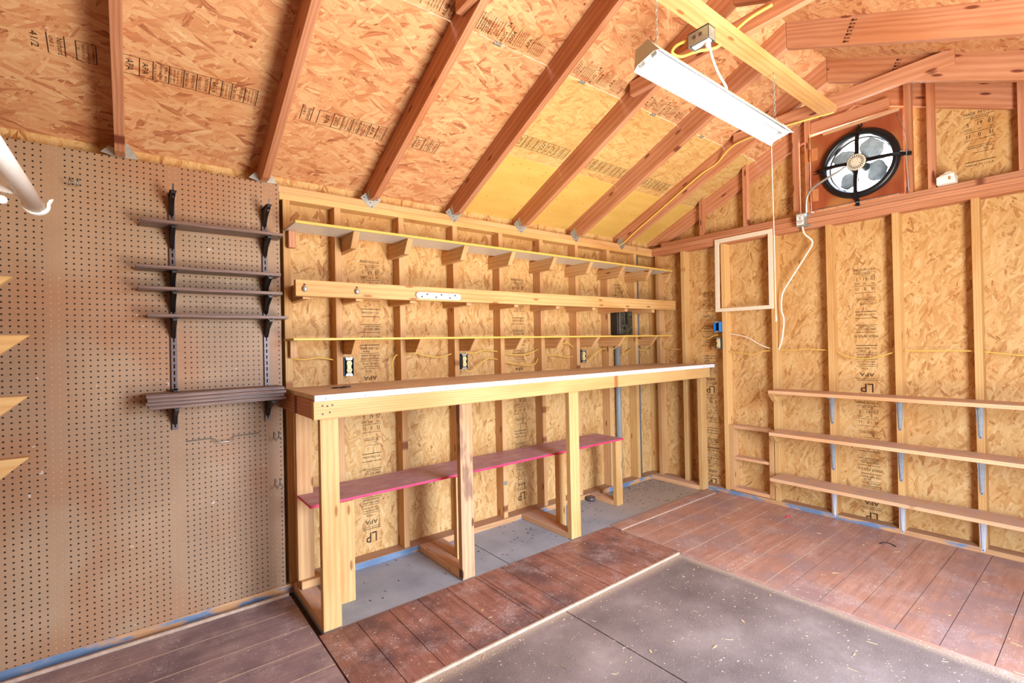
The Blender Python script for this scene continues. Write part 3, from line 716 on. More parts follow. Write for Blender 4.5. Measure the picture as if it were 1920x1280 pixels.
def cable(label, pts, r=.0042, mat='cable', group=CG, name='electrical_cable'):
    return tag(tube(name, pts, r, M[mat]), label, 'cable', group)
yc = YA+.045
cable('yellow cable from the pegboard stud to the first outlet stud', [(.72, yc, 1.288), (.78, yc-.02, 1.277), (.86, yc-.02, 1.286), (.92, yc, 1.278), (.965, yc, 1.268)])
cable('yellow cable loop dropping behind the bench beside the third stud', [(1.375, yc, 1.287), (1.345, yc-.03, 1.282), (1.325, yc-.03, 1.24), (1.33, yc-.02, 1.18), (1.328, yc-.02, 1.115)])
cable('yellow cable between the third and fourth bench wall studs', [(1.416, yc, 1.290), (1.47, yc-.03, 1.30), (1.56, yc-.03, 1.278), (1.66, yc-.02, 1.262), (1.73, yc, 1.27), (1.782, yc, 1.282)])
cable('upper yellow cable right of the middle outlet', [(1.885, yc-.02, 1.285), (1.96, yc-.02, 1.283), (2.04, yc-.03, 1.300), (2.11, yc, 1.296), (2.184, yc, 1.288)])
cable('lower yellow cable curling out of the middle outlet', [(1.855, YA-.004, 1.167), (1.90, yc-.06, 1.155), (1.98, yc-.04, 1.19), (2.05, yc-.04, 1.232), (2.12, yc-.02, 1.238), (2.184, yc, 1.228)])
cable('upper yellow cable sagging across the board with stamps above the bench', [(2.225, yc, 1.278), (2.31, yc-.02, 1.26), (2.43, yc-.02, 1.258), (2.53, yc-.01, 1.276), (2.591, yc, 1.295)])
cable('lower yellow cable sagging across the board with stamps above the bench', [(2.225, yc, 1.215), (2.30, yc-.02, 1.195), (2.46, yc-.03, 1.172), (2.54, yc-.02, 1.178), (2.591, yc, 1.222)])
cable('upper yellow cable arched left of the far bench outlet', [(2.632, yc, 1.295), (2.75, yc-.02, 1.305), (2.85, yc-.03, 1.337), (2.91, yc-.03, 1.34), (2.997, yc, 1.30)])
cable('lower yellow cable left of the far bench outlet', [(2.632, yc, 1.232), (2.72, yc-.02, 1.245), (2.80, yc-.02, 1.238), (2.90, yc-.02, 1.222), (2.997, yc, 1.224)])
cable('yellow cable arching from the far outlet to the panel stud', [(3.10, YA-.004, 1.172), (3.16, yc-.04, 1.195), (3.25, yc-.06, 1.262), (3.34, yc-.06, 1.285), (3.408, yc, 1.262)])
cable('yellow cable beside the conduit under the breaker panel', [(3.45, yc, 1.275), (3.50, yc-.03, 1.28), (3.535, yc-.05, 1.32), (3.55, yc-.09, 1.40)])
cable('yellow cable curling right of the conduit under the breaker panel', [(3.66, yc-.06, 1.395), (3.65, yc-.04, 1.33), (3.655, yc-.03, 1.27), (3.62, yc-.02, 1.22), (3.70, yc-.02, 1.245), (3.796, yc, 1.275)])
cable('yellow cable between the last two bench wall studs', [(3.838, yc, 1.27), (3.92, yc-.04, 1.255), (4.02, yc-.03, 1.258), (4.10, yc, 1.272), (4.127, yc, 1.275)])
cable('yellow cable hanging from the top shelf behind the golden rail', [(3.60, yc-.03, 1.91), (3.66, yc-.05, 1.80), (3.70, yc-.08, 1.715)], .0035)
cable('yellow cable across the first bay of the fan wall', [(4.12, 2.83, 1.285), (4.125, 2.74, 1.262), (4.12, 2.64, 1.258), (4.12, 2.594, 1.26)])
cable('yellow cable leading to the outlet under the blue box', [(4.12, 2.553, 1.358), (4.105, 2.45, 1.362), (4.10, 2.36, 1.350), (4.09, 2.28, 1.378), (4.09, 2.24, 1.385)])
cable('upper pale cable sloping down from the blue box stud', [(4.115, 2.159, 1.392), (4.11, 2.07, 1.378), (4.11, 1.98, 1.35), (4.11, 1.88, 1.29), (4.12, 1.782, 1.25)], mat='cablew')
cable('lower yellow cable between blue box stud and next fan wall stud', [(4.115, 2.159, 1.236), (4.11, 2.05, 1.225), (4.11, 1.95, 1.212), (4.11, 1.86, 1.24), (4.12, 1.782, 1.243)])
cable('yellow cable right of the white cable on the fan wall', [(4.12, 1.741, 1.247), (4.115, 1.66, 1.246), (4.11, 1.54, 1.255), (4.115, 1.44, 1.25), (4.12, 1.382, 1.243)])
cable('yellow cable sagging over the stamped board on the fan wall', [(4.12, 1.342, 1.24), (4.11, 1.25, 1.196), (4.11, 1.15, 1.186), (4.11, 1.05, 1.21), (4.12, .981, 1.238)])
cable('straight yellow cable in the bay right of the stamped fan wall board', [(4.12, .941, 1.242), (4.115, .80, 1.240), (4.12, .70, 1.241), (4.12, .586, 1.239)])
cable('yellow cable at the right edge of the fan wall', [(4.12, .546, 1.235), (4.115, .45, 1.222), (4.115, .33, 1.205), (4.12, .2, 1.19)])
xr = 3.622-T/2-.005
rf = lambda y, d: (xr, y, zs1(y)-d)
cable('yellow cable clipped along the rafter nearest the fan gable', [(xr-.01, 2.93, 2.235), rf(2.86, .13), rf(2.72, .115), rf(2.4, .10), rf(2.1, .085), rf(1.95, .10), (xr-.05, 1.78, 2.788), (xr-.06, 1.5, 2.795), (xr-.02, 1.30, 2.80), (3.75, 1.2, 2.86)], .0062)
cable('white cable curving down the fan wall from the junction box', [(4.045, 1.522, 2.19), (4.06, 1.512, 2.134), (4.10, 1.475, 2.07), (4.10, 1.527, 1.972), (4.085, 1.62, 1.82), (4.075, 1.688, 1.70), (4.075, 1.70, 1.573), (4.078, 1.685, 1.487), (4.075, 1.700, 1.34), (4.10, 1.739, 1.250)], .0065, 'cablew', None)

t = thing('junction_box', 'small grey junction box with label below the fan panel', 'junction box', (4.03, 1.52, 2.24))
bx('box', 4.012, 4.078, 1.495, 1.553, 2.190, 2.288, M['galv'], t, bev=.002)
bx('label_plate', 4.0105, 4.0115, 1.500, 1.548, 2.200, 2.278, M['plwhite'], t, bev=.0003)
stamp(t, (4.0095, 1.524, 2.24), (0, -1, 0), (0, 0, 1), [rule(-.018, .018, .03, .003), rule(-.018, .018, .022, .002), rule(-.005, .005, .010, .010), rule(-.02, .02, -.006, .003), rule(-.02, .02, -.013, .003), rule(-.018, .016, -.02, .002), rule(-.018, .012, -.028, .002)], 'label_lines', M['std'])
for z in (2.20, 2.275): bx('mounting_tab', 4.07, 4.0785, 1.474, 1.494, z-.006, z+.006, M['galv'], t, bev=.001)

# ------------------------------------------------------------------ fan
FC = V((4.022, 1.152, 2.562))       # hub centre (y, z)
t = thing('fan_panel', 'reddish brown plywood door with round cut-out holding the fan', 'panel', (4.06, 1.17, 2.3))
bm = bmesh.new()
NSEG = 48; R0 = .208
y0, y1, z0, z1 = .904, 1.462, 2.296, 2.856
def sq(a):
    c, s = math.cos(a), math.sin(a); cy, cz = FC.y, FC.z
    ts = []
    if c > 1e-9: ts.append((y1-cy)/c)
    if c < -1e-9: ts.append((y0-cy)/c)
    if s > 1e-9: ts.append((z1-cz)/s)
    if s < -1e-9: ts.append((z0-cz)/s)
    tt = min(ts); return (cy+c*tt, cz+s*tt)
angs = sorted(set([2*PI*k/NSEG for k in range(NSEG)]+[math.atan2(z-FC.z, y-FC.y) % (2*PI) for y in (y0, y1) for z in (z0, z1)]))
inn = [[bm.verts.new((x, FC.y+R0*math.cos(a), FC.z+R0*math.sin(a))) for a in angs] for x in (4.062, 4.076)]
ou = [[bm.verts.new((x,)+sq(a)) for a in angs] for x in (4.062, 4.076)]
n = len(angs)
for k in range(n):
    j = (k+1) % n
    bm.faces.new((inn[0][k], inn[0][j], ou[0][j], ou[0][k])); bm.faces.new((inn[1][k], ou[1][k], ou[1][j], inn[1][j]))
    bm.faces.new((inn[0][k], inn[1][k], inn[1][j], inn[0][j])); bm.faces.new((ou[0][k], ou[0][j], ou[1][j], ou[1][k]))
fin('plywood_panel', bm, M['fanpanel'], t, (4.07, 1.17, 2.56))
for zc in (2.717, 2.412):
    h = bx('hinge', 4.0585, 4.0615, 1.412, 1.454, zc-.046, zc+.046, M['hinge'], t, bev=.0006)
    bx('hinge', 4.0765, 4.0795, 1.472, 1.506, zc-.046, zc+.046, M['hinge'], t, bev=.0006)
    tube('hinge_pin', [(4.062, 1.464, zc-.047), (4.062, 1.464, zc+.047)], .0045, M['hinge'], t, 8, 0)
slab('batten', [(4.045, 1.372, 2.835), (4.045, .918, 2.846), (4.045, .918, 2.870), (4.045, 1.372, 2.859)], (.016, 0, 0), M['pine_worn'], t)
bx('bottom_strip', 4.052, 4.0605, .93, 1.45, 2.2925, 2.2985, M['galv'], t, bev=.001)
bm = bmesh.new(); addtube(bm, spline([(4.055, .93, 2.83), (4.06, .893, 2.70), (4.05, .885, 2.585), (4.065, .885, 2.45), (4.07, .88, 2.30)], 5), .0022, 6)
addtube(bm, [(4.03, .94, 2.569), (4.05, .905, 2.571), (4.075, .875, 2.574)], .003, 6)
fin('latch_wire', bm, M['galv'], t, (4.06, .89, 2.57))
t = thing('exhaust_fan', 'round black exhaust fan with pale slotted motor in the gable', 'fan', FC)
def ring(rs, seg=64):          # rs: list of (radius, x)
    bm = bmesh.new(); rg = [[bm.verts.new((x, FC.y+r*math.cos(2*PI*k/seg), FC.z+r*math.sin(2*PI*k/seg))) for k in range(seg)] for r, x in rs]
    for A, B in zip(rg, rg[1:]+rg[:1]):
        for k in range(seg):
            f = bm.faces.new((A[k], A[(k+1) % seg], B[(k+1) % seg], B[k])); f.smooth = True
    return bm
bm = ring([(.238, 4.0615), (.240, 4.045), (.226, 4.028), (.212, 4.024), (.200, 4.032), (.192, 4.048), (.190, 4.085), (.190, 4.166), (.196, 4.166), (.200, 4.0615)])
fin('shroud', bm, M['fanblk'], t, FC)
bm = ring([(.189, 4.115), (.189, 4.086), (.184, 4.086), (.184, 4.115)]); fin('inner_ring', bm, M['fanblade'], t, FC)
for k in range(4):
    a = PI/2*k+.05
    d = V((0, math.cos(a), math.sin(a))); s = V((0, -math.sin(a), math.cos(a)))
    bm = bmesh.new()
    prof = [(.050, 3.998), (.13, 3.992), (.20, 4.000), (.238, 4.022), (.262, 4.050), (.292, 4.058)]
    for (r0, x0), (r1, x1) in zip(prof, prof[1:]):
        for off in (-.012, .008):
            p0 = FC+d*r0+s*off; p0.x = x0; p1 = FC+d*r1+s*off; p1.x = x1
            addprism(bm, [p0, p1, p1+V((.014, 0, 0)), p0+V((.014, 0, 0))], s*.004)
        p0 = FC+d*r0-s*.012; p0.x = x0+.011; p1 = FC+d*r1-s*.012; p1.x = x1+.011
        addprism(bm, [p0, p1, p1+V((.003, 0, 0)), p0+V((.003, 0, 0))], s*.024)
    fin('support_arm', bm, M['fanblk'], t, FC)
bm = bmesh.new(); bmesh.ops.create_cone(bm, cap_ends=True, segments=40, radius1=.066, radius2=.060, depth=.085)
link('motor', bm, M['fanblk'], Matrix.Translation((4.045, FC.y, FC.z)) @ Matrix.Rotation(-PI/2, 4, 'Y'), t)
bm = bmesh.new(); bmesh.ops.create_cone(bm, cap_ends=True, segments=40, radius1=.0575, radius2=.054, depth=.008)
mc = link('motor_cover', bm, M['motor'], Matrix.Translation((3.999, FC.y, FC.z)) @ Matrix.Rotation(-PI/2, 4, 'Y'), t)
mc['label'] = 'cream motor cover with radial slots'
bm = bmesh.new()
for k in range(22):
    a = 2*PI*k/22; d = V((0, math.cos(a), math.sin(a))); s = V((0, -math.sin(a), math.cos(a))); r0, r1 = .031, .048
    c = FC.copy(); c.x = 3.9945
    addprism(bm, [c+d*r0-s*.0017, c+d*r1-s*.0026, c+d*r1+s*.0026, c+d*r0+s*.0017], (-.0008, 0, 0))
for k in range(4):
    a = PI/2*k+.4; c = FC+V((0, math.cos(a), math.sin(a)))*.022; c.x = 3.9945; addtube(bm, [c, c-V((.0012, 0, 0))], .0024, 8)
fin('slots', bm, M['boxd'], mc, FC)
for k in range(4):
    a0 = PI/2*k+.62
    bm = bmesh.new(); rows = []
    for j in range(9):
        r = .055+.125*j/8; half = .30+.30*math.sin(PI*min(1, j/7)); rows.append([])
        for i in range(7):
            a = a0+half*(i/6*2-1)*(1-.25*(j == 8)); tw = (i/6-.5)*.055
            rows[-1].append(bm.verts.new((4.088+tw, FC.y+r*math.cos(a), FC.z+r*math.sin(a))))
    for A, B in zip(rows, rows[1:]):
        for i in range(6):
            f = bm.faces.new((A[i], A[i+1], B[i+1], B[i])); f.smooth = True
    g = bmesh.ops.solidify(bm, geom=bm.faces[:], thickness=.0015)
    fin('blade', bm, M['fanblade'], t, FC)
o = tube('conduit_whip', [(4.04, 1.492, 2.288), (4.03, 1.486, 2.35), (4.012, 1.468, 2.41), (3.995, 1.42, 2.455), (3.985, 1.34, 2.49), (3.985, 1.25, 2.525), (3.993, 1.20, 2.548)], .0085, M['galv'], t, 10)

# ------------------------------------------------------------------ white wall box, frame
t = thing('thermostat_box', 'small white box resting on the plate right of the fan', 'box', (4.05, .685, 2.292))
bm = bmesh.new(); addprism(bm, [(4.03, .733, 2.292), (4.03, .640, 2.292), (4.03, .640, 2.335), (4.045, .652, 2.355), (4.045, .71, 2.355), (4.03, .733, 2.336)], (.048, 0, 0)); fin('body', bm, M['plwhite'], t, (4.05, .685, 2.292))
bm = bmesh.new(); addprism(bm, [(4.05, .705, 2.356), (4.05, .660, 2.356), (4.05, .668, 2.366), (4.05, .692, 2.366)], (.025, 0, 0)); fin('cap', bm, M['offwhite'], t, (4.06, .68, 2.356))
bx('switch', 4.0255, 4.0295, .664, .672, 2.312, 2.330, M['hinge'], t, bev=.0005)
t = thing('empty_frame', 'empty white rectangular frame hung on the fan wall studs', 'frame', (XB, 2.0, 1.58))
pts_o = [(2.240, 2.222), (1.755, 2.226), (1.757, 1.583), (2.246, 1.585)]; w = .036
pin = [(2.240-w, 2.222-w), (1.755+w-.004, 2.226-w), (1.757+w-.004, 1.583+w-.006), (2.246-w, 1.585+w-.006)]
for k in range(4):
    a, b = pts_o[k], pts_o[(k+1) % 4]; c, d = pin[(k+1) % 4], pin[k]
    x = XB-.018
    slab('frame_rail' if k % 2 == 0 else 'frame_stile', [(x, a[0], a[1]), (x, b[0], b[1]), (x, c[0], c[1]), (x, d[0], d[1])], (.0165, 0, 0), M['offwhite'], t, bev=.0012)

# ------------------------------------------------------------------ shelves on the fan wall
SH = [(.918, 'uppermost'), (.595, 'middle'), (.243, 'lowest')]
for i, (z, nm) in enumerate(SH):
    t = thing('wall_shelf', f'{nm} of three long pine shelves on steel brackets on the fan wall', 'shelf', (3.97, .9, z), 'pine shelves on the fan wall')
    bx('shelf_plank', 3.868, XB-.002, .12, 1.728, z, z+.024, M['pine_dusty'], t, grain=(0, 1, 0))
    slab('cleat', [(XB+.08, 1.703, z-.0005), (3.885, 1.703, z-.0005), (3.955, 1.703, z-.065), (XB+.08, 1.703, z-.065)], (0, T-.002, 0), M['pine_gold'], t)
    hgt = (.215, .235, .228)[i]
    for yc2 in (1.362, .960, .566):
        bm = bmesh.new(); zt = z-.0012; x = XB-.0005
        addprism(bm, [(x, yc2-.021, zt), (x, yc2+.021, zt), (x, yc2+.010, zt-hgt+.008), (x, yc2+.005, zt-hgt), (x, yc2-.005, zt-hgt), (x, yc2-.010, zt-hgt+.008)], (-.002, 0, 0))
        addprism(bm, [(x-.002, yc2-.009, zt-.002), (x-.002, yc2+.009, zt-.002), (x-.002, yc2+.0035, zt-hgt+.018), (x-.002, yc2-.0035, zt-hgt+.018)], (-.008, 0, 0))
        addbox(bm, 3.905, x-.0025, yc2-.016, yc2+.016, zt-.002, zt)
        addprism(bm, [(3.93, yc2-.006, zt-.002), (x-.01, yc2-.006, zt-.002), (x-.01, yc2-.006, zt-.035)], (0, .012, 0))
        addtube(bm, [(x-.002, yc2, zt-hgt+.010), (x-.004, yc2, zt-hgt+.010)], .0036, 8, True, 1)
        addtube(bm, [(x-.002, yc2+.013, zt-.03), (x-.004, yc2+.013, zt-.03)], .0036, 8, True, 1)
        fin('steel_bracket', bm, [M['brwhite'] if i == 2 else M['zinc'], M['nail']], t, (XB, yc2, z))
t = thing('box_shelf', 'small open wooden box shelf on the floor left of the long shelves', 'shelf', (4.12, 1.97, .04))
bx('side', XB+.002, XO-.001, 2.118, 2.158, .042, .604, M['pine'], t); bx('side', XB-.003, XO-.001, 1.786, 1.822, .040, .600, M['pine'], t)
bx('top', XB, XO-.001, 1.823, 2.117, .575, .603, M['pine_dusty'], t, grain=(0, 1, 0))
bx('middle_shelf', XB+.004, XO-.001, 1.823, 2.117, .310, .333, M['pine_dusty'], t, grain=(0, 1, 0))
bx('bottom', XB, XO-.001, 1.823, 2.117, .040, .070, M['pine_dusty'], t, grain=(0, 1, 0))

# ------------------------------------------------------------------ lamp
LA = V((1.605, 1.192, 2.412)); LB = V((2.802, 1.205, 2.412)); RA = V((1.590, 1.075, 2.445)); RB = V((2.800, 1.095, 2.445))
cx = (LA+LB+RA+RB)/4
ux = (LB-LA).normalized(); uy = (RA-LA); uy = (uy-ux*uy.dot(ux)).normalized(); uz = ux.cross(uy)
if uz.z < 0: uz = -uz
L2 = 1.218/2; W2 = .0625
Mlamp = Matrix((ux, uy, uz)).transposed().to_4x4(); Mlamp.translation = cx
t = thing('shop_light', 'white fluorescent shop lamp hanging on chains from the golden board', 'lamp', cx)
bm = bmesh.new()      # reflector: thin folded sheet, open below
prof = [(-W2, 0), (-W2*.9, .010), (-.030, .048), (.030, .048), (W2*.9, .010), (W2, 0)]
th = .0016
pr2 = [(a*(1-.02)+0, b-th) for a, b in prof[1:-1]]
poly = prof+[(W2-.003, 0)]+[(p[0]*.97, p[1]-.002) for p in prof[1:-1][::-1]]+[(-W2+.003, 0)]
addprism(bm, [(-L2, a, b) for a, b in poly], (2*L2, 0, 0))
bmesh.ops.recalc_face_normals(bm, faces=bm.faces)
for f in bm.faces: f.material_index = 0
link('reflector', bm, M['lampwhite'], Mlamp, t)
bm = bmesh.new(); addprism(bm, [(-L2*.985, a, b) for a, b in [(-.032, .0485), (.032, .0485), (.028, .075), (-.028, .075)]], (2*L2*.985, 0, 0))
link('ballast_housing', bm, M['lampback'], Mlamp, t)
for s in (-1, 1):
    bm = bmesh.new(); x = s*(L2+.001)
    addprism(bm, [(x, -W2, 0), (x, -W2*.9, .012), (x, -.030, .076), (x, .030, .076), (x, W2*.9, .012), (x, W2, 0), (x, .04, .012), (x, -.04, .012)], (s*.003, 0, 0))
    link('end_plate', bm, M['lampback'] if s < 0 else M['lampwhite'], Mlamp, t)  # left plate painted in its shaded tone, right plate kept white
for s in (-1, 1):
    bm = bmesh.new(); addtube(bm, [(-L2+.03, s*.028, .022), (L2-.03, s*.028, .022)], .0125, 14)
    link('tube', bm, M['tubeglass'], Mlamp, t)
    for e in (-1, 1):
        bm = bmesh.new(); addbox(bm, min(e*(L2-.03), e*(L2-.012)), max(e*(L2-.03), e*(L2-.012)), s*.028-.012, s*.028+.012, .004, .044)
        link('lamp_socket', bm, M['lampwhite'], Mlamp, t)
def chain(p0, p1, n):
    bm = bmesh.new(); d = (p1-p0)/n
    for k in range(n):
        c = p0+d*(k+.5); ax = V((1, 0, 0)) if k % 2 else V((0, 1, 0)); zz = d.normalized(); hl = d.length*.62
        loop = [c+ax*(.0052*math.cos(a))+zz*(hl*math.sin(a)) for a in [2*PI*j/10 for j in range(11)]]
        addtube(bm, loop, .0015, 5, False)
    return bm
for k, (x, zb, zt) in enumerate(((1.678, 2.556, 2.765), (2.732, 2.540, 2.740))):
    fin('chain', chain(V((x, 1.150, zb)), V((x, 1.150, zt)), 11 if k == 0 else 10), M['galv'], t, (x, 1.15, zb))
    bm = bmesh.new(); xx = (x-cx.x)
    pa = Mlamp @ V((xx-.03 if k == 0 else xx, -.028, .076)); pb = Mlamp @ V((xx-.03 if k == 0 else xx, .028, .076))
    addtube(bm, [pa, V((x, 1.150, zb)), pb], .0015, 5); fin('hook_wire', bm, M['galv'], t, (x, 1.15, zb))
    if k == 1:
        bm = bmesh.new(); addtube(bm, [(x, 1.15, 2.74), (x, 1.15, 2.768)], .0018, 6); fin('screw_hook', bm, M['galv'], t, (x, 1.15, 2.75))
pe = Mlamp @ V((.47, .004, .002))
pc = tube('pull_cord', [(pe.x, pe.y, pe.z+.02), (pe.x, pe.y, 2.27), (pe.x+.006, pe.y, 1.8), (pe.x+.004, pe.y, 1.47)], .0016, M['cablew'], t, 6, 4)
tube('pull_knob', [(pe.x+.004, pe.y, 1.469), (pe.x+.004, pe.y, 1.452), (pe.x+.004, pe.y, 1.432)], [.0022, .0034, .0030], M['plwhite'], t, 8, 0)
tc = Mlamp @ V((.05, -.01, .076))
tag(tube('lamp_cord', [(2.105, 1.165, 2.700), (2.118, 1.160, 2.64), (2.150, 1.15, 2.575), (2.205, 1.14, 2.515), tuple(tc)], .0062, M['cablew']), 'white flex from the ceiling outlet box down to the lamp', 'cable')
t = thing('ceiling_outlet_box', 'metal outlet box fixed under the golden board above the lamp', 'outlet box', (2.09, 1.19, 2.74))
bm = bmesh.new(); addbox(bm, 2.062, 2.064, 1.142, 1.246, 2.706, 2.766); addbox(bm, 2.116, 2.118, 1.142, 1.246, 2.706, 2.766); addbox(bm, 2.062, 2.118, 1.142, 1.144, 2.706, 2.766)
addbox(bm, 2.062, 2.118, 1.244, 1.246, 2.706, 2.766); addbox(bm, 2.062, 2.118, 1.142, 1.246, 2.762, 2.7665); fin('box', bm, M['galv'], t, (2.09, 1.19, 2.74))
bx('receptacle', 2.074, 2.106, 1.150, 1.236, 2.702, 2.712, M['plwhite'], t, bev=.003)
bx('knockouts', 2.0600, 2.0618, 1.175, 1.190, 2.73, 2.745, M['std'], t, bev=.0005); bx('knockouts', 2.0600, 2.0618, 1.205, 1.220, 2.73, 2.745, M['std'], t, bev=.0005)
tube('plug', [(2.098, 1.168, 2.702), (2.100, 1.167, 2.690), (2.103, 1.166, 2.676)], [.013, .012, .007], M['plwhite'], t, 12, 0)
cable('thick yellow cable looping around the ceiling outlet box', [(2.08, 1.246, 2.748), (2.06, 1.30, 2.745), (2.07, 1.335, 2.73), (2.12, 1.32, 2.72), (2.17, 1.26, 2.735), (2.25, 1.21, 2.757), (2.30, 1.17, 2.81), (2.31, 1.08, 2.85), (2.33, .98, 2.87)], .0075, 'cable', None)

# ------------------------------------------------------------------ things at the left edge
t = thing('closet_rod', 'thick white rod in white hook brackets at the upper left edge', 'rod', (-.2, 1.9, 1.76))
bm = bmesh.new(); addtube(bm, [(-.214, 1.05, 1.76), (-.203, 1.9, 1.76)], .0205, 20); fin('rod', bm, M['plwhite'], t, (-.2, 1.9, 1.76))
for y in (1.905, 1.06):
    bm = bmesh.new(); xr2 = -.203-.0129*(1.9-y)
    pts = [(xr2+.030*math.cos(a), y, 1.765+.030*math.sin(a)) for a in [math.radians(d) for d in range(10, -200, -15)]]
    pts = [(xr2+.036, y, 1.785)]+pts
    for p, q in zip(pts, pts[1:]):
        addprism(bm, [(p[0], y-.008, p[2]), (q[0], y-.008, q[2]), (q[0]+(xr2-q[0])*.22, y-.008, q[2]+(1.765-q[2])*.22), (p[0]+(xr2-p[0])*.22, y-.008, p[2]+(1.765-p[2])*.22)], (0, .016, 0))
    fin('hook', bm, M['plwhite'], t, (xr2, y, 1.765))
bm = bmesh.new(); addprism(bm, [(-.719, 1.72, 1.83), (-.719, 1.72, 1.80), (-.226, 1.72, 1.745), (-.226, 1.72, 1.760)], (0, .012, 0)); addprism(bm, [(-.719, 1.72, 1.50), (-.719, 1.72, 1.47), (-.40, 1.72, 1.765), (-.40, 1.72, 1.79)], (0, .012, 0))
addtube(bm, [(-.245, 1.722, 1.728), (-.245, 1.735, 1.728)], .010, 12)
fin('bracket_arm', bm, M['plwhite'], t, (-.3, 1.72, 1.77))
for i, (zt, xt) in enumerate(((1.609, -.312), (1.409, -.271), (1.199, -.276), (.988, -.275))):
    y = 2.35
    tag(slab('wooden_bracket', [(-.718, y, zt), (xt, y, zt-.001), (-.718, y, zt-.40)], (0, T, 0), M['pine_gold'], grain=(1, 0, 0), bev=.001),
        f'pointed wooden bracket jutting in from the left, {("uppermost", "second", "third", "lowest")[i]} of four', 'bracket', 'pointed wooden brackets at the left edge')

# ------------------------------------------------------------------ printed stamps
def block_up(w):     # upright block of print, anchor at its top centre
    h = w/2
    return [('MADE IN U.S.A.', 0, -.02, .019, w*1.02), rule(-h, h, -.040), ('PROCESSED', 0, -.052, .010, w*.55), ('5', -h*.75, -.088, .026), ('19', 0, -.088, .028), ('07', h*.75, -.088, .028),
            rule(-h*.3, h*.3, -.066), rule(h*.5, h, -.066), rule(-h, -h*.5, -.112), ('DAY', 0, -.122, .009), ('YEAR', h*.75, -.122, .009), ('MONTH', -h*.75, -.122, .009), ('11', -h*.75, -.160, .026), ('0', 0, -.160, .026), ('31', h*.75, -.160, .026), rule(-h, h, -.136),
            rule(-h, h, -.186), rule(-h*.9, h, -.224), ('APPROVED MILL', 0, -.236, .010, w*.8), ('PS2', h*.4, -.252, .014), rule(-h*.5, h, -.268), rule(-h, h, -.322, .004), ('MADE IN U.S.A.', 0, -.344, .014, w*.92), rule(-h, h, -.370, .003),
            rule(-h, h, -.420, .003), ('PATENT PENDING', h*.1, -.432, .009, w*.75), ('751-520-7400', h*.05, -.450, .016, w*.85), rule(-h, h, -.470, .003), ('MADE IN U.S.A.', 0, -.50, .020, w*1.1, True)]
def block_dn(w):     # print standing on its head, anchor at its top centre
    h = w/2
    return [rule(-h, h, -.006, .004), ('751-800-3400', 0, -.026, .015, w*.95, True), ('APPROVED', -h*.4, -.045, .010, None, True), rule(-h, h, -.058), ('EXTERIOR GRADE', 0, -.072, .011, w*.9, True), ('SHEATHING SPAN', 0, -.092, .012, w*.95, True), rule(-h, h, -.106),
            ('24/16  7/16', 0, -.124, .013, w*.8, True), ('SIZED FOR SPACING', h*.1, -.142, .009, w*.8, True), rule(-h, h, -.156), ('PS 2-04', -h*.2, -.172, .013, None, True), ('APA', 0, -.214, .030, w*.7, True), rule(-h, h, -.244), ('PERFORMANCE RATED', 0, -.256, .009, w*.95, True), ('LP', 0, -.308, .070, w*.6, True)]
R, U = (1, 0, 0), (0, 0, 1)
for x, zt in ((1.215, 1.905), (2.43, 1.87), (3.67, 1.90)): stamp(wb, (x, YO, zt), R, U, block_up(.125))
for x in (1.205, 2.43): stamp(wb, (x, YO, 1.36), R, U, block_dn(.125))
for x, zt in ((1.205, .985), (2.43, .975)): stamp(wb, (x, YO, zt), R, U, block_up(.125))
for x in (1.195, 2.43): stamp(wb, (x, YO, .445), R, U, block_dn(.115))
R = (0, -1, 0)
for y, zt in ((1.165, 1.845), (2.365, 1.79)): stamp(wr, (XO, y, zt), R, U, block_up(.13))
for y, zt in ((1.165, 1.285), (2.365, 1.20)): stamp(wr, (XO, y, zt), R, U, block_dn(.13))
for y, zt in ((1.165, .885), (2.365, .86)): stamp(wr, (XO, y, zt), R, U, block_up(.13))
for y in (1.155, 2.365): stamp(wr, (XO, y, .36), R, U, block_dn(.12))
stamp(wr, (XO, .548, 2.745), R, U, [i for i in block_up(.14) if (i[2] if isinstance(i[0], str) else i[1]) > -.36])
stamp(wr, (XO, 1.665, 2.46), R, U, [('MADE IN U.S.A.', 0, 0, .02, .12), rule(-.06, .06, -.022), ('751-520-7400', 0, -.04, .016, .11), rule(-.06, .06, -.06), ('5  19  07', 0, -.08, .02, .1)])
d1 = V((0, 1, -S1)).normalized()            # down the near slope
def pt(x, y): return V((x, y, zs1(y)))
def cells(L, seed, w=.092):
    """row of print cells; x (right) down the slope, y (up) along the room"""
    rr = random.Random(seed); it = []; u = 0; h = w/2
    words = [['APA', 1], ['2002', 1], ['RATED SHEATHING', 3], ['SIZED FOR SPACING', 4], ['EXPOSURE 1', 3], ['000', 2], ['PRP-108', 3], ['THIS SIDE DOWN', 2], ['24/16', 1], ['7/16 INCH', 3], ['MILL 403', 3]]
    it += [(-h, -L, -h+.002, 0), (h-.002, -L, h, 0)]
    while u < L-.03:
        wd, nl = rr.choice(words); cw = rr.uniform(.04, .06)
        it.append(rule(-h, h, -u, .003))
        for k in range(nl):
            s = wd if k == 0 else rr.choice(['USE LABEL DOWN', 'SHEATHING SPAN', 'PS 2-92 SHEATHING', 'CAUTION SLIPPERY', 'WALL 16 IN OC'])
            it.append((s, 0, -u-cw*(k+.6)/nl, min(.030, cw/nl*.5), w*(.8 if nl > 1 else .62)))
        u += cw
    it.append(rule(-h, h, -L, .003)); return it
def norbord(): return [rule(-.046, .046, .022, .003), ('Norbord', .005, .008, .020, .075), ('LINE 2', -.01, -.016, .011, .045), rule(-.046, .046, -.028, .003)]
stamp(ce, pt(-.205, 2.543), d1, (1, 0, 0), norbord()); stamp(ce, pt(.722, 2.55), d1, (1, 0, 0), norbord()); stamp(ce, pt(-.27, 2.543), d1, (1, 0, 0), [('41/2', 0, 0, .024, .07)])
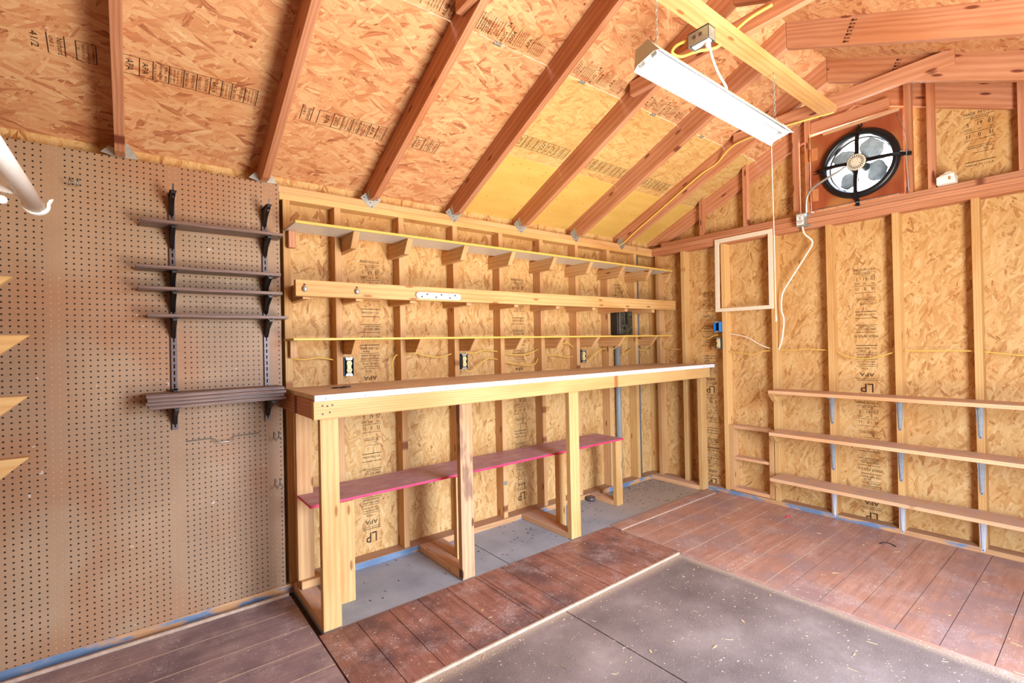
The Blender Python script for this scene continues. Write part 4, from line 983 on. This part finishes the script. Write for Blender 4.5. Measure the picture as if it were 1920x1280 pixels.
stamp(ce, pt(.49, 2.545), d1, (1, 0, 0), cells(.50, 3)); stamp(ce, pt(-.09, 2.545), d1, (1, 0, 0), cells(.06, 5)); stamp(ce, pt(1.135, 2.555), d1, (1, 0, 0), cells(.36, 8)); stamp(ce, pt(1.47, 2.555), d1, (1, 0, 0), cells(.19, 9))
def aug(L):
    w = .092; h = w/2
    it = [('SIZED FOR SPACING', 0, -.012, .009, w), ('24/16', .0, -.038, .020, w*.75), ('SIZED FOR SPACING', 0, -.060, .008, w*.9), ('EXPOSURE 1', 0, -.075, .009, w*.8), rule(-h, h*.3, -.086), ('5-01', .0, -.102, .015, w*.4)]
    it += [('SHEATHING SPAN PS 2', 0, -.122-.014*k, .008, w*.9) for k in range(4)]
    it += [rule(-h, h, -.178), ('AUG   24', 0, -.205, .022, w*1.15), rule(-h, h, -.228), ('2004', -.01, -.250, .022, w*.7), rule(-h, h, -.272)]
    it += [('USE THIS SIDE DOWN', 0, -.285-.012*k, .007, w*.9) for k in range(4)]
    it += [('APA', 0, -.352, .024, w*.55), rule(-h, h, -.372)]+[('PRP-108 RATED 7/16', 0, -.385-.012*k, .007, w*.95) for k in range(6)]
    return [i for i in it if (i[2] if isinstance(i[0], str) else i[1]) > -L]
for x, L in ((.93, .5), (1.255, .5), (1.895, .47), (2.56, .42)): stamp(ce, pt(x, 1.847), -d1, (-1, 0, 0), aug(L))
stamp(ce, pt(2.36, 2.35), d1, (1, 0, 0), cells(.44, 21)); stamp(ce, pt(3.0, 2.36), d1, (1, 0, 0), cells(.46, 22)); stamp(ce, pt(3.55, 2.37), d1, (1, 0, 0), cells(.40, 23))
d2 = V((0, 1, S2)).normalized()
stamp(ce, V((3.34, .47, zs2(.47))), (1, 0, 0), -d2, [('AUG  24', 0, 0, .025, .12), rule(-.07, .07, .02), rule(-.07, .07, -.022), ('APA', 0, -.045, .02, .05)])

rfar = [o for o in C.objects if o.get('group') == 'rafters of the far roof slope']
for o, x, yc in ((rfar[1], 3.012, .875), (rfar[2], 3.622, .83)):
    d3 = V((0, 1, S2)).normalized(); n3 = V((0, -S2, 1)).normalized()
    it = []
    for k in range(7):
        u = .048-.017*k; it += [(-.012, u-.005, -.006 if k % 2 else -.002, u+.005)]+[(-.001+.006*j, u-.004, .002+.006*j, u+.005-.003*((k+j) % 2)) for j in range(3)]
    stamp(o, V((x-T/2, yc, zs2(yc)-.078)), d3*-1, n3, it)

# ------------------------------------------------------------------ loose bits on the floor
bm = bmesh.new(); rr = random.Random(11)
def chip(x, y, z, L, w, a):
    c, s = math.cos(a), math.sin(a); b = rr.uniform(-.3, .3)*w
    addprism(bm, [(x-c*L/2-s*w/2, y-s*L/2+c*w/2, z), (x+s*b, y-c*b-w/2, z), (x+c*L/2, y+s*L/2, z+.001), (x+c*L*.2-s*w*.8, y+s*L*.2+c*w*.8, z)], (0, 0, .0016))
for k in range(760):
    x = rr.uniform(.7, 4.0); y = rr.uniform(.15, 2.3)
    z = -.0055 if (x < 2.71 and y < 1.77) else .0045
    if 1.77 <= y < 1.79 or 2.705 < x < 2.725: continue
    if z > 0 and rr.random() < .45: continue
    big = rr.random()
    chip(x, y, z, rr.uniform(.003, .010) if big < .88 else rr.uniform(.015, .042), rr.uniform(.0007, .0025) if big < .95 else rr.uniform(.003, .008), rr.uniform(0, PI))
tag(fin('wood_debris', bm, M['chip'], None, (2, 1.2, 0)), 'scattered pale wood chips and straw on the floor', 'debris', kind='stuff')
bm = bmesh.new()
for k in range(230):
    x, y = rr.choice(((rr.uniform(3.2, 4.0), rr.uniform(2.4, 2.88)), (rr.uniform(3.2, 4.0), rr.uniform(2.75, 2.88)), (rr.uniform(.8, 3.2), rr.uniform(2.45, 2.88))))
    if any(a-.01 < x < b+.01 for a, b in ((.69, .94), (1.455, 1.66), (2.33, 2.53), (3.09, 3.2), (3.98, 4.1))): continue
    chip(x, y, .0008, rr.uniform(.004, .02), rr.uniform(.002, .008), rr.uniform(0, PI))
tag(fin('dirt_crumbs', bm, M['stuffdark'], None, (2.4, 2.6, 0)), 'dark dirt crumbs on the grey strip under the workbench', 'debris', kind='stuff')
tag(tube('wire_scrap', [(3.80, .93, .0075), (3.83, .97, .0075), (3.82, 1.0, .0075), (3.78, 1.01, .0075)], .003, M['nail']), 'small curved dark wire scrap on the planks near the fan wall', 'scrap')
bm = bmesh.new(); addtube(bm, [(3.83, 1.60, .010), (3.86, 1.585, .010)], .0055, 10); tag(fin('red_cap', bm, M['pink'], None, (3.845, 1.59, .01)), 'tiny red plastic cap on the floor near the lowest shelf', 'cap')
bm = bmesh.new(); addtube(bm, [(3.06, 2.845, .0012), (3.06, 2.845, .030)], .036, 24); addtube(bm, [(3.06, 2.845, .030), (3.06, 2.845, .036)], .022, 18)
tag(fin('metal_disc', bm, M['std'], None, (3.06, 2.845, 0)), 'round dusty metal cap on the grey floor behind the third bench leg', 'disc')
bm = bmesh.new(); addtube(bm, [(2.203, YA-.0005, .30), (2.203, YA-.006, .30)], .016, 16); addtube(bm, [(2.203, YA-.006, .30), (2.203, YA-.010, .30)], .007, 10)
tag(fin('washer', bm, M['galv'], None, (2.203, YA, .30)), 'round metal washer nailed low on a stud under the bench', 'washer')

# ------------------------------------------------------------------ light
w = bpy.data.worlds.new('daylight'); SC.world = w; w.use_nodes = True
nt = w.node_tree; nt.nodes.clear()
bg = nt.nodes.new('ShaderNodeBackground'); ou2 = nt.nodes.new('ShaderNodeOutputWorld')
tcn = nt.nodes.new('ShaderNodeTexCoord'); sep = nt.nodes.new('ShaderNodeSeparateXYZ'); rp = nt.nodes.new('ShaderNodeValToRGB'); mr = nt.nodes.new('ShaderNodeMapRange')
mr.inputs[1].default_value = -1; mr.inputs[2].default_value = 1
nt.links.new(tcn.outputs['Generated'], sep.inputs[0]); nt.links.new(sep.outputs[2], mr.inputs[0]); nt.links.new(mr.outputs[0], rp.inputs[0])
cr = rp.color_ramp          # sunlit ground close by, shaded ground farther off, bright hazy sky
SKY = [(0, (8.2, 7.9, 7.5)), (.335, (8.2, 7.9, 7.5)), (.405, (3.9, 3.8, 3.75)), (.49, (3.6, 3.7, 3.8)), (.515, (6.0, 6.8, 8.2)), (1, (3.6, 4.6, 6.2))]
while len(cr.elements) < len(SKY): cr.elements.new(.5)
for e, (p_, c_) in zip(cr.elements, SKY): e.position = p_; e.color = c_+(1,)
nt.links.new(rp.outputs[0], bg.inputs[0]); bg.inputs[1].default_value = 10.5; nt.links.new(bg.outputs[0], ou2.inputs[0])
pl = bpy.data.lights.new('door_daylight', 'AREA'); pl.shape = 'RECTANGLE'; pl.size = DX1-DX0; pl.size_y = DZ; pl.cycles.is_portal = True
po = bpy.data.objects.new('door_daylight', pl); C.objects.link(po)
po.matrix_basis = Matrix.Translation(((DX0+DX1)/2, YF, DZ/2)) @ Matrix.Rotation(PI/2, 4, 'X') @ Matrix.Rotation(PI, 4, 'Y')
po.matrix_basis = Matrix(((1, 0, 0, (DX0+DX1)/2), (0, 0, -1, YF), (0, 1, 0, DZ/2), (0, 0, 0, 1)))

# ------------------------------------------------------------------ camera
F, yaw, pit, rol = 909.455, *[math.radians(a) for a in (38.2458, .28216, -1.18749)]
f = V((math.sin(yaw)*math.cos(pit), math.cos(yaw)*math.cos(pit), math.sin(pit)))
r0 = V((math.cos(yaw), -math.sin(yaw), 0)); u0 = r0.cross(f)
r = r0*math.cos(rol)+u0*math.sin(rol); u = -r0*math.sin(rol)+u0*math.cos(rol)
cam = bpy.data.cameras.new('camera'); cam.sensor_width = 36; cam.lens = F/1920*36; cam.clip_start = .02
co = bpy.data.objects.new('camera', cam); C.objects.link(co)
m = Matrix((r, u, -f)).transposed().to_4x4(); m.translation = V((0, 0, 1.343)); co.matrix_basis = m
SC.camera = co
SC.view_settings.view_transform = 'Standard'; SC.view_settings.look = 'None'; SC.view_settings.gamma = 1; SC.view_settings.use_curve_mapping = False
SC.view_settings.exposure = -1.0
SC.cycles.use_denoising = True; SC.cycles.max_bounces = 10; SC.cycles.diffuse_bounces = 4; SC.cycles.glossy_bounces = 3
SC.cycles.sample_clamp_indirect = 10
bpy.context.view_layer.update()
